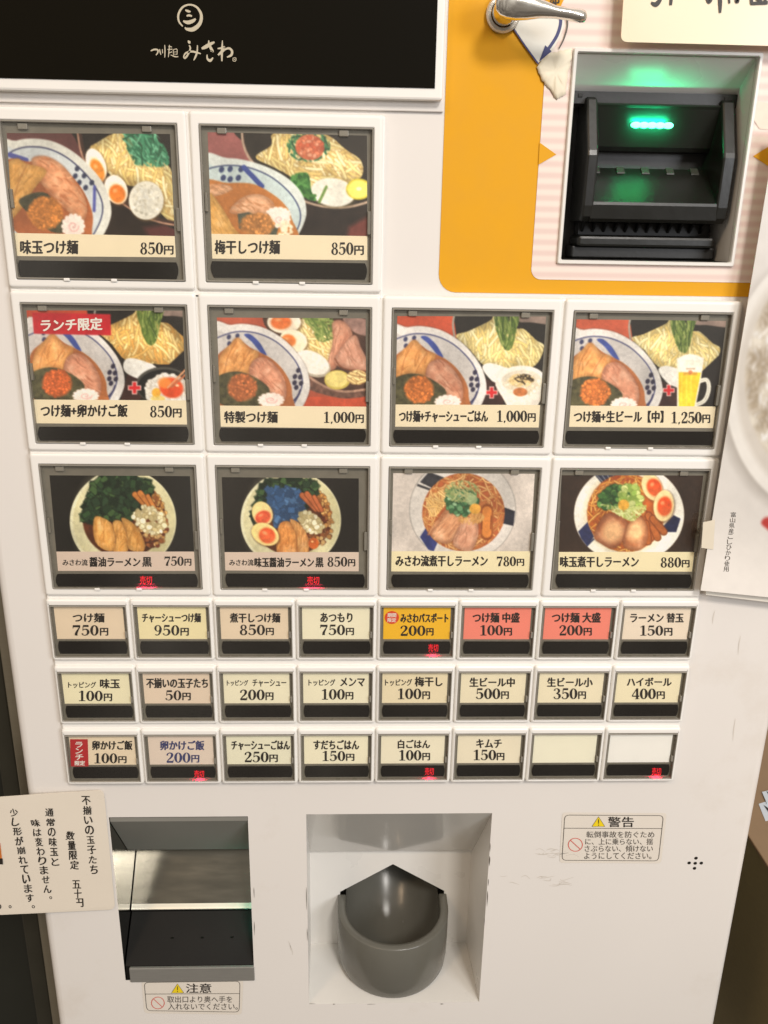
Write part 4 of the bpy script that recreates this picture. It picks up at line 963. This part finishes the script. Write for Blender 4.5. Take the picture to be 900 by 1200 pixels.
CREAM, PINKISH, YCREAM = (240, 225, 194), (218, 198, 182), (240, 227, 188)
BIG = [  # column, row, painter, crop origin and scale, picture corners, bottom of the strip, window, strip colour, words, price, label
 (0, 0, card_egg_noodles, (5, 150, 210/900), (300, 301.5), [(20, 305), (209, 307.5), (209, 327.5), (22.5, 325)], CREAM, [('味玉つけ麺', (24, 281.5, 91, 297.5))], ('850', (164, 284, 191.5, 298), (192.5, 288, 203, 298)), 'large button with photo of dipping noodles and two egg halves'),
 (1, 0, card_plum_noodles, (240, 150, 200/900), (303, 305), [(246, 306), (430, 308.5), (430, 327.5), (248.5, 325)], CREAM, [('梅干しつけ麺', (252, 281.5, 327.5, 297.5))], ('850', (388, 284, 414.5, 298.5), (415.5, 288, 426, 298.5)), 'large button with photo of noodles topped with red pickled plum'),
 (0, 1, card_lunch, (30, 362, 195/900), (496, 497.5), [(44, 500), (221, 500), (221, 517.5), (45, 516)], CREAM, [('つけ麺+卵かけご飯', (48, 474, 149, 488.5))], ('850', (175.5, 475.5, 202, 489), (203, 479, 212.5, 489)), 'large button with red lunch banner over bowls of noodles and egg rice'),
 (1, 1, card_special, (250, 368, 185/900), (500, 502.5), [(256.5, 501.5), (429, 502.5), (428.5, 518), (257.5, 517)], CREAM, [('特製つけ麺', (263, 482, 325, 495.5))], ('1,000', (378.5, 482.5, 416, 495.5), (417, 486, 426, 495.5)), 'large button with photo of special noodles with sliced pork and lemon'),
 (2, 1, card_pork_rice, (462, 368, 180/900), (500, 501), [(460.4, 503.8), (632.2, 504.8), (631.1, 520.1), (462, 519.1)], CREAM, [('つけ麺+チャーシューごはん', (468, 481, 571.5, 494.5))], ('1,000', (581.5, 481, 618, 494.3), (619, 484.5, 627.5, 494)), 'large button with photo of noodles plus a small white rice bowl'),
 (3, 1, card_beer, (668, 370, 184/900), (500.2, 501.7), [(662.8, 504.8), (843.8, 505.8), (842.7, 521.7), (663.3, 520.1)], CREAM, [('つけ麺+生ビール【中】', (673, 481.5, 777, 495))], ('1,250', (786, 482.5, 822.5, 496), (823.5, 486, 832, 495.5)), 'large button with photo of noodles plus a mug of beer'),
 (0, 2, card_black_soy, (55, 555, 180/900), (669, 669), [(65, 672.5), (231, 672.5), (232.5, 688.5), (66, 687.5)], PINKISH, [('みさわ流', (73.5, 655.5, 102.5, 662.8)), ('醤油ラーメン', (105, 653, 164, 664)), ('黒', (167, 653, 177.5, 664))], ('750', (192.5, 652, 215.5, 663), (216.5, 655, 224, 662.8)), 'large button with dark green topped ramen and lit sold out sign'),
 (1, 2, lambda a, c: card_black_soy(a, c, True), (257, 555, 170/900), (668.5, 669.5), [(263.5, 672), (427.5, 673), (427.5, 688.5), (265, 687.5)], PINKISH, [('みさわ流', (269, 655.5, 297, 662.8)), ('味玉醤油ラーメン', (298.5, 653.5, 367.5, 664.5)), ('黒', (370, 653.5, 378.8, 664.5))], ('850', (383.5, 652.5, 407.3, 664), (408.3, 655.5, 416, 663.5)), 'large button with bluish topped ramen, egg halves and lit sold out sign'),
 (2, 2, card_niboshi, (458, 553, 170/900), (669.6, 670.7), [(458.4, 673.2), (620, 673.2), (618.9, 688.5), (459.4, 688)], YCREAM, [('みさわ流煮干しラーメン', (464, 651, 571, 663.5))], ('780', (582, 652, 605, 663.5), (606, 655, 614, 663)), 'large button with orange soup ramen on a pale background'),
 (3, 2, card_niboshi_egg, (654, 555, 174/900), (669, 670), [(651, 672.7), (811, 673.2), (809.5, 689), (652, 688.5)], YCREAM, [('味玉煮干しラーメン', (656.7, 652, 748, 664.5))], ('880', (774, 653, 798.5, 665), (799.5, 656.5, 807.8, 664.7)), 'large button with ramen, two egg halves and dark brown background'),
]
for (c_, r_, paint, (ox, oy, sc), (sb0, sb1), bar, strip, words, (num, nb, yb), label) in BIG:
    x0 = -.2 + c_*CW + (CW-BW)/2; y0 = r_*BP
    but = button_shell(x0, y0, BW, BH, x0-.0050, y0-.0064, x0+BW+.0050, y0+BH+.0046, True, label)
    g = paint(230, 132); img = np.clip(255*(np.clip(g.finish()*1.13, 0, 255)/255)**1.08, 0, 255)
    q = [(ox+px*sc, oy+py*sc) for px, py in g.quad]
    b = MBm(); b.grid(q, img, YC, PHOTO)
    k = (sb0-q[3][1])/max(1, q[3][1]-q[0][1]); dl = (q[3][0]-q[0][0])*k; dr = (q[2][0]-q[1][0])*k
    b.sheet([q[3], q[2], (q[2][0]+dr, sb1), (q[3][0]+dl, sb0)], YC, paper(strip))
    title(b, words); price(b, num, nb, yb)
    if (c_, r_) == (0, 1): b.text('ランチ限定', (48, 373.2, 119.5, 387.5), YI, WHITEINK, .035, rot=-.03)
    b.build('menu_card', but)
    b = MBm(); b.add(bar_shape(*[P(x, y, YBAR) for x, y in bar], YBAR, .0011), [tuple(range(18))], BLACK); b.build('indicator_window', but)
    if r_ == 2 and c_ < 2: sold_out(but, (164, 675, 178, 684.5) if c_ == 0 else (360, 675.5, 374, 684.8), (x0, y0, BW, BH, True))

TAN, PALEY, CRM, SAL, AMB = (222, 196, 164), (236, 219, 158), (236, 228, 194), (243, 136, 118), (238, 184, 40)
SMALL = [
 (0, 0, TAN, [('つけ麺', (85.5, 718.5, 122, 729.3))], '750', (84.7, 732.5, 116, 744.7), (117.5, 736, 126.5, 744.7), 'small tan button for plain dipping noodles at 750 yen'),
 (1, 0, PALEY, [('チャーシューつけ麺', (166.7, 718.5, 235, 729.3))], '950', (180.3, 732.5, 210.6, 744.7), (211.8, 736, 220.9, 744.7), 'small pale yellow button priced 950 yen'),
 (2, 0, TAN, [('煮干しつけ麺', (269.6, 718.5, 328, 729.5))], '850', (280.5, 732, 311, 744.2), (312, 736, 320.6, 744.2), 'small tan button priced 850 yen'),
 (3, 0, CRM, [('あつもり', (375.8, 718.3, 412.7, 729))], '750', (374.9, 732, 404.8, 744.2), (405.8, 736, 414.5, 744.2), 'small cream button priced 750 yen'),
 (4, 0, AMB, [('みさわパスポート', (469.7, 718.8, 525, 729.5))], '200', (468.6, 733, 499, 745), (500, 736.3, 507.8, 744.6), 'small yellow button with red round badge and lit sold out sign'),
 (5, 0, SAL, [('つけ麺 中盛', (554.3, 718, 608.6, 729.5))], '100', (561.6, 732.6, 589.8, 744.6), (590.8, 736, 599.7, 744.6), 'small salmon pink button priced 100 yen'),
 (6, 0, SAL, [('つけ麺 大盛', (647.2, 718, 703.6, 729.5))], '200', (655, 732.6, 683.3, 744.6), (684.3, 736, 693.2, 744.6), 'small salmon pink button priced 200 yen'),
 (7, 0, (232, 212, 188), [('ラーメン 替玉', (739, 718.5, 800.8, 729.5))], '150', (749, 733, 777.5, 744.8), (778.8, 736, 787.7, 744.8), 'small beige button for extra ramen noodles at 150 yen'),
 (0, 1, (238, 228, 184), [('トッピング', (80, 799, 112.4, 806.2)), ('味玉', (117.5, 795.7, 140.2, 806.6))], '100', (91, 809.4, 120.8, 821.5), (122, 813, 131, 821.5), 'small cream yellow button for egg topping'),
 (1, 1, (220, 194, 168), [('不揃いの玉子たち', (171.7, 794.8, 243.2, 806.2))], '50', (193.5, 809, 213, 820.7), (214, 812, 223.2, 820.5), 'small tan button priced 50 yen'),
 (2, 1, CRM, [('トッピング', (266, 797, 290.6, 803.6)), ('チャーシュー', (296, 796.1, 335.2, 804.6))], '200', (280.6, 808, 310.6, 820.5), (311.5, 811.6, 320.2, 820.3), 'small cream button for pork topping at 200 yen'),
 (3, 1, CRM, [('トッピング', (361.7, 796.1, 392.6, 803.6)), ('メンマ', (399, 794.3, 427.3, 804.2))], '100', (375.8, 807.5, 404.5, 819.8), (405.3, 811.2, 413.8, 819.6), 'small cream button for bamboo shoot topping'),
 (4, 1, (228, 211, 168), [('トッピング', (451.4, 795.8, 482.7, 803.6)), ('梅干し', (486.4, 793.2, 518.3, 804.3))], '100', (465, 806.8, 494.2, 819.3), (495.3, 810.4, 503.6, 819.3), 'small beige yellow button for pickled plum topping'),
 (5, 1, (234, 220, 184), [('生ビール中', (550.6, 794.2, 602.9, 804.9))], '500', (557.4, 806.6, 586.7, 819.3), (587.7, 810.4, 596, 819), 'small cream button for medium draught beer at 500 yen'),
 (6, 1, (234, 220, 184), [('生ビール小', (641.5, 794.2, 694.2, 804.9))], '350', (648.3, 806.6, 677, 819.3), (678, 810.4, 686.4, 819), 'small cream button for small draught beer at 350 yen'),
 (7, 1, (236, 222, 180), [('ハイボール', (735, 794.2, 786.7, 804))], '400', (740.2, 806.8, 769, 819.3), (770, 810.4, 778.8, 819), 'small cream button for highball at 400 yen'),
 (0, 2, (228, 206, 172), [('卵かけご飯', (108.3, 868, 154.8, 878.8))], '100', (109.3, 882.7, 137.8, 894.5), (138.9, 886.4, 148, 894.2), 'small tan button with red lunch flag'),
 (1, 2, (216, 194, 178), [('卵かけご飯', (188, 868, 239, 879))], '200', (194.4, 881.8, 223.6, 893.8), (224.5, 885, 233.2, 893.4), 'small pinkish button with blue lettering and lit sold out sign'),
 (2, 2, (230, 226, 196), [('チャーシューごはん', (271.4, 867.7, 339.3, 878.8))], '250', (286, 880.9, 315.2, 893.2), (316, 884.5, 325.2, 892.9), 'small pale button for pork rice at 250 yen'),
 (3, 2, (240, 230, 196), [('すだちごはん', (367.6, 867.2, 420.4, 878.2))], '150', (376.7, 880, 405, 891.8), (405.9, 883.5, 415, 891.5), 'small cream button for citrus rice at 150 yen'),
 (4, 2, (238, 228, 198), [('白ごはん', (466.5, 867, 503.6, 877))], '100', (466.5, 879, 494.2, 891.2), (495.3, 882.5, 503.6, 890.9), 'small cream button for plain rice with lit sold out sign'),
 (5, 2, (234, 222, 192), [('キムチ', (558.5, 866.3, 587.7, 876.4))], '150', (553.8, 878.6, 581.8, 890.8), (582.5, 882.5, 590.8, 890.8), 'small cream button for kimchi at 150 yen'),
 (6, 2, (238, 233, 208), [], None, None, None, 'small blank cream button without lettering'),
 (7, 2, (240, 238, 236), [], None, None, None, 'small blank white button with lit sold out sign'),
]
LIT = {(4, 0): (502, 754.8, 513.5, 763.6), (1, 2): (227.7, 902.8, 239, 910.4), (4, 2): (498, 899.7, 508.3, 908), (7, 2): (764.2, 899.7, 774.7, 908)}
for (c_, r_, rgb, words, num, nb, yb, label) in SMALL:
    x0 = -.2 + c_*.05 + (.05-SW)/2; y0 = SY + r_*SP
    but = button_shell(x0, y0, SW, SH, x0-.0018, y0-.0042, x0+SW+.0018, y0+SH+.0024, False, label)
    if rgb not in (SAL, AMB): rgb = tuple(int(v*.68 + w_*.32) for v, w_ in zip(rgb, (244, 240, 228)))
    b = MBm(); ink = BLUEINK if (c_, r_) == (1, 2) else INK
    a0, a1, t0, t1 = x0+SW*.045, x0+SW*.945, y0+SH*.05, y0+SH*.665
    b.poly([W(a0, t0, YC), W(a1, t0, YC), W(a1, t1, YC), W(a0, t1, YC)], paper(rgb))
    title(b, words, ink)
    if num: price(b, num, nb, yb, ink)
    if (c_, r_) == (4, 0):
        cc = P(459.2, 723.7, YI); b.poly([cc + Vector((.0044*math.cos(t), 0, .0044*math.sin(t))) for t in np.linspace(0, 6.2832, 24, endpoint=False)], mat('orange_badge', (222, 74, 40), .55))
        b.text('期間', (454.2, 718.5, 464.2, 723.3), YI-.0001, WHITEINK, .02); b.text('限定', (454.2, 724.3, 464.2, 729), YI-.0001, WHITEINK, .02)
    if (c_, r_) == (0, 2):
        b.sheet([(82, 866.3), (102.8, 866.3), (103.8, 898.2), (83, 898.2)], YI, REDINK)
        for s, by in (('ラ', (88.4, 869.5, 96.6, 876)), ('ン', (88.6, 877, 96.8, 883)), ('チ', (88.6, 884, 97.4, 890.3)), ('限定', (87.8, 891.5, 99.4, 897))): b.text(s, by, YI-.0001, WHITEINK, .03)
    b.build('menu_card', but)
    b = MBm(); u0, u1, w0, w1 = x0+SW*.05, x0+SW*.962, y0+SH*.70, y0+SH*.945
    b.add(bar_shape(W(u0, w0, YBAR), W(u1, w0, YBAR), W(u1, w1, YBAR), W(u0, w1, YBAR), YBAR, .0008), [tuple(range(18))], BLACK); b.build('indicator_window', but)
    if (c_, r_) in LIT: sold_out(but, LIT[c_, r_], (x0, y0, SW, SH, False))

# ---------------------------------------------------------------- caution stickers
STK = mat('clear_sticker', (224, 216, 204), .3, vary=.03, scale=50); TRI = mat('warning_yellow', (236, 208, 30), .5); PROH = mat('prohibition_red', (206, 84, 72), .5)
def outline(b, pts, w, Y, m, closed=True):
    b.ribbon([(P(x, y, Y), w*.00048) for x, y in pts], m, n=1, closed=closed, smooth=False)
def rq(q, r=5):
    out = []
    for i in range(4):
        p = np.array(q[i], float); a = np.array(q[i-1], float); c = np.array(q[(i+1) % 4], float)
        for t in (0, .25, .5, .75, 1):
            s = p + (a-p)/np.linalg.norm(a-p)*r; e_ = p + (c-p)/np.linalg.norm(c-p)*r
            out.append(tuple((1-t)**2*s + 2*t*(1-t)*p + t*t*e_))
    return out
def sticker(label, q, div, tri, head, hbox, circ, rad, lines):
    b = MBm(); Y = -.0004
    big = [(q[0][0]-3, q[0][1]-3), (q[1][0]+4, q[1][1]-3), (q[2][0]+3, q[2][1]+3), (q[3][0]-3, q[3][1]+3)]
    b.poly([P(x, y, -.0002) for x, y in rq(big, 4)], STK); outline(b, rq(q, 5), .9, Y, SOFTINK); outline(b, div, .9, Y, SOFTINK, False)
    b.sheet(tri, Y, TRI); outline(b, tri, .9, Y-.0001, INK); mx = (tri[0][0]+.2, (tri[0][1]*.35+tri[1][1]*.65))
    b.brush([(tri[0][0], tri[0][1]+3, 1.2), (tri[0][0], tri[1][1]-3.2, 1.)], Y-.0002, INK); b.brush([(tri[0][0], tri[1][1]-2.2, 1.2), (tri[0][0], tri[1][1]-1, 1.2)], Y-.0002, INK)
    b.text(head, hbox, Y, INK, .012)
    outline(b, [(circ[0]+rad*math.cos(t), circ[1]+rad*.92*math.sin(t)) for t in np.linspace(0, 6.2832, 28, endpoint=False)], 1.1, Y, PROH); outline(b, [(circ[0]-rad*.7, circ[1]-rad*.64), (circ[0]+rad*.7, circ[1]+rad*.64)], 1.1, Y-.0001, PROH, False)
    for s, box in lines: b.text(s, box, Y, SOFTINK, .004)
    b.build('caution_sticker')['label'] = label
sticker('small caution sticker below the ticket outlet', [(168.9, 1151.4), (281.3, 1149.9), (280.3, 1186.1), (172, 1184.4)], [(169.8, 1165), (281, 1164.4)], [(208, 1153), (215.3, 1163.5), (201, 1163.7)], '注意', (218, 1152.7, 247.5, 1163.5), (185, 1175.4), 7.5,
        [('取出口より奥へ手を', (196, 1167.3, 272, 1175)), ('入れないでください。', (196.8, 1175.8, 278.5, 1183.4))])
sticker('large warning sticker at lower right of the machine', [(661.9, 955.2), (777.5, 955.8), (771.6, 1008.9), (658.6, 1008.2)], [(660.6, 970.6), (776, 971)], [(701.5, 957.2), (708.8, 968.6), (693.8, 968.6)], '警告', (712.7, 957.3, 742.7, 969.3), (674.3, 990), 8.3,
        [('転倒事故を防ぐため', (687.3, 974.2, 766.7, 981.8)), ('に、上に乗らない、揺', (686, 982.6, 765, 990)), ('さぶらない、傾けない', (685.3, 990.7, 765, 998.3)), ('ようにしてください。', (684.7, 999.1, 763.3, 1006.8))])

# ================================================================ papers stuck on the machine
PAPER = mat('laminated_paper', (226, 216, 200), .3, vary=.03, scale=30); PEN = mat('pen_ink', (40, 34, 28), .5)
def paper_sheet(b, q, Yf, th, m, r=6):
    pts = rq(q, r); f = [P(x, y, Yf(x)) for x, y in pts]; k = [p + Vector((0, th, 0)) for p in f]
    b.loft([k, f], m, cap0=True, cap1=True)
b = MB(); Yn = lambda x: -.0012 - .006*max(0, (125-x)/190)
paper_sheet(b, [(-75, 939), (121.5, 925.7), (135, 1066), (-62, 1075)], Yn, .0004, PAPER, 7)
zc = lambda x, y: (x*.3778, 920 + y*.3778)
def column(chars, a, e_, size, rnd):
    n = len(chars)
    for i, ch in enumerate(chars):
        if ch == ' ': continue
        t = i/max(1, n-1); x, y = zc(a[0]+(e_[0]-a[0])*t, a[1]+(e_[1]-a[1])*t); s = size*.3778/2
        if ch == '。': s *= .35; x += 2; y -= 1
        sx, sy = s*rnd.uniform(.9, 1.05), s*rnd.uniform(.9, 1.1)
        b.text(ch, (x-sx, y-sy, x+sx, y+sy), Yn(x)-.0003, PEN, rnd.uniform(.016, .027) if ch != '。' else .03, shear=rnd.uniform(-.2, .08), rot=rnd.uniform(-.10, .05))
rn = random.Random(2)
column('不揃いの玉子たち', (267, 48), (291, 262), 25, rn); column('数量限定', (218, 157), (231, 248), 25, rn); column('五十円', (237, 308), (245, 365), 25, rn)
column('通常の味玉と', (153, 85), (171, 238), 25, rn); column('味は変わりません。', (110, 118), (152, 352), 24, rn); column('少し形が崩れています。', (43, 85), (98, 380), 25, rn)
column('みさわ。', (-78, 366), (26, 380), 24, rn)
b.sheet([(-30, 984), (.3, 988), (3, 1012), (-24, 1014)], Yn(0)-.0003, mat('printed_egg', (196, 112, 40), .5, vary=.3, scale=150)); b.sheet([(-4, 1006), (3, 1006), (3.6, 1013), (-4, 1013)], Yn(0)-.0005, PEN)
tag(b.build('handwritten_note'), 'white laminated note with black handwritten columns beside the ticket outlet', 'note')

b = MB(); CARD2 = mat('cream_laminated_card', (236, 222, 192), .3, vary=.04, scale=20)
paper_sheet(b, [(735, -70), (960, -62), (950, 55), (727.5, 49)], lambda x: -.0105, .0008, CARD2, 8)
Yt = -.0108
for k, s in enumerate(([(752, -14, 2), (772, -10, 4), (774, -2, 4), (769, 5, 5), (763, 3, 2)], [(786, -30, 3), (787, -8, 4), (786, 6, 3)], [(828, -4, 3), (831, 2, 4), (835, -2, 2)], [(843, -22, 3), (844, 0, 4.5), (844, 15, 2.5)], [(838, -6, 2), (850, -8, 3)], [(854, -10, 3), (855, 4, 2)], [(862, -8, 3), (864, 2, 4), (866, -3, 2)], [(880, -14, 3), (881, 4, 3.5)], [(880, 4, 3), (900, 3, 3.5)], [(882, -4, 2.5), (896, -5, 3)], [(897, -14, 3), (897, 4, 3)], [(886, -2, 2), (893, 2, 3)])):
    b.brush([(x, y, w*1.0) for x, y, w in s], Yt-k*2e-5, PEN)
tag(b.build('lettered_card'), 'cream laminated card with black brush lettering above the banknote slot', 'card')

# torn scrap of tape left beside the slot
b = MB(); rt = random.Random(8)
ot = [(629, 79), (634, 72), (638, 66), (642, 61.5), (648, 62), (655, 60), (663, 58), (670, 56.5), (670.5, 66), (668, 76), (665.5, 86), (664, 98), (663.5, 110), (658, 113), (653, 117), (649, 112), (645, 105), (640, 100), (635, 95), (633, 88)]
TAPE = mat('yellowed_masking_tape', (232, 222, 198), .6, vary=.04, scale=60, bump=.1)
outp = []
for i in range(len(ot)):
    a, c = ot[i], ot[(i+1) % len(ot)]
    for t in (0, .33, .66): outp.append((a[0]+(c[0]-a[0])*t + (rt.uniform(-.9, .9) if t else 0), a[1]+(c[1]-a[1])*t + (rt.uniform(-.9, .9) if t else 0)))
L_ = []
for k, Yk in ((1, -.0009), (.985, -.0014), (.8, -.0019), (.5, -.0021), (.2, -.0020)):
    L_.append([P(651 + (x-651)*k, 84 + (y-84)*k, Yk - (.00025*math.sin(x*.21+y*.13) if k < .98 else 0)) for x, y in outp])
b.loft(L_, TAPE, smooth=True, cap1=True)
tag(b.build('torn_tape'), 'torn scrap of yellowed tape at upper left of the banknote slot', 'tape')

# rice poster hanging over the right edge
def rice_picture(nx, ny):
    g = Print([(905, 170), (1130, 170), (1060, 712), (821, 692)], 240, nx, ny, (222, 216, 208), 15)
    g.put(g.ell(962, 446, 118, 152, 0, 14), (176, 168, 158), a=.8)
    g.put(g.ell(965, 440, 114, 150), (236, 231, 222), .02, 60); g.put(g.ell(968, 436, 104, 138, 0, 8), (214, 206, 194))
    m = g.ell(976, 430, 100, 128, 0, 6); g.put(m, (226, 218, 202), .1, 26)
    g.strands(m, 1500, [(244, 240, 232), (236, 229, 216), (228, 219, 202), (249, 246, 240)], 4.2, 7.5, lambda x, y: (x*37.7+y*91.3) % 180, 60, 3, (204, 192, 170), .2)
    lump = g.noise(24, 5, 2); g.img = g.img*(1 - (m*np.clip((.56-lump)*1.5, 0, .26))[..., None]*np.array([.8, .95, 1.15]))
    g.put(g.poly([(893, 602), (899, 595), (912, 598), (908, 614), (899, 609)]), (190, 60, 54))
    return g
b = MB(); g = rice_picture(170, 270); img = g.finish(.01)
A_, B_, C_, D_ = [(910, 150), (1120, 150), (1060, 716), (821, 692)]
paper_sheet(b, [A_, B_, C_, D_], lambda x: -.0122, .0005, mat('poster_paper', (230, 225, 218), .4), .5)
b.grid([A_, B_, C_, D_], img, -.0124, print_mat('glossy_print', .3))
for i, ch in enumerate('富山県産こしひかり使用'):
    t = i/10; x, y = 859.5 - 8.5*t, 603 + 64*t; b.text(ch, (x-3, y-2.9, x+3, y+2.9), -.0126, SOFTINK, .0)
po = b.build('rice_poster')
b = MB(); b.sheet([(824, 612), (838, 609), (836, 644), (822, 642)], -.0129, mat('clear_sticky_tape', (222, 212, 192), .2, vary=.06, scale=90)); b.build('tape_strip', po)
tag(po, 'white poster with a bowl of rice hanging over the right edge', 'poster')
b = MB(); paper_sheet(b, [(832, 640), (1060, 650), (1056, 724), (827, 697)], lambda x: -.0085, .0005, mat('poster_backing', (226, 220, 208), .5, vary=.03), 1)
tag(b.build('backing_paper'), 'plain white sheet showing below the rice poster', 'paper sheet')

# ================================================================ around the machine
b = MB(); DC = mat('dark_green_cabinet', (34, 35, 28), .4, vary=.15, scale=20)
b.box(-.75, -.262, -.2, .83, .10, .55, DC, .004); cab = b.build('dark_cabinet')
b = MB(); b.box(-.285, -.2705, .02, .82, .085, .0985, mat('dull_trim', (70, 68, 58), .4, .5, vary=.1), .002); b.build('edge_trim', cab)
tag(cab, 'dark cabinet in shadow to the left of the ticket machine', 'cabinet')
OLIVE = mat('olive_textured_board', (150, 136, 98), .7, vary=.16, scale=160, bump=.25, stretch=(1, 1, 5)); TOPW = mat('brown_counter_top', (150, 122, 92), .45, vary=.1, scale=30)
b = MB(); b.box(.352, 1.1, .5775, 1.35, -.3, .9, OLIVE, .002); cnt = b.build('counter')
b = MB(); b.box(.35, 1.1, .5735, .5772, -.3, .9, TOPW, .001); b.build('counter_top', cnt)
tag(cnt, 'olive brown counter at lower right behind the machine', 'counter')
def top_pt(px, py, yd=.5733):
    v = ROT.transposed() @ Vector(((px-450)/1000, (py-600)/1000, 1)); s = (yd - CAM.y)/v.y; q = CAM + v*s; return W(q.x, yd, q.z-.005)
SLIP = mat('white_slip', (214, 222, 232), .5)
for k, (q, lab) in enumerate((([(889, 942), (905, 937), (912, 958), (897, 962)], 'nearest white printed slip at the counter edge'), ([(893, 928), (910, 924), (914, 938), (899, 942)], 'farther white printed slip on the counter'))):
    b = MB(); h = .5731 - k*.0008
    pts = [top_pt(x, y, h) for x, y in q]; b.loft([[p - Vector((0, 0, .0005)) for p in pts], pts], SLIP, cap0=True, cap1=True)
    m_ = [pts[0].lerp(pts[2], t) + Vector((0, 0, .0004)) for t in (.4, .7)]
    b.add([m_[0] + Vector((.0, -.004, 0)), m_[1] + Vector((.0, -.004, 0)), m_[1] + Vector((0, .006, 0)), m_[0] + Vector((0, .006, 0))], [(0, 1, 2, 3)], INK)
    tag(b.build('paper_slip'), lab, 'paper slip', 'paper slips on the counter')
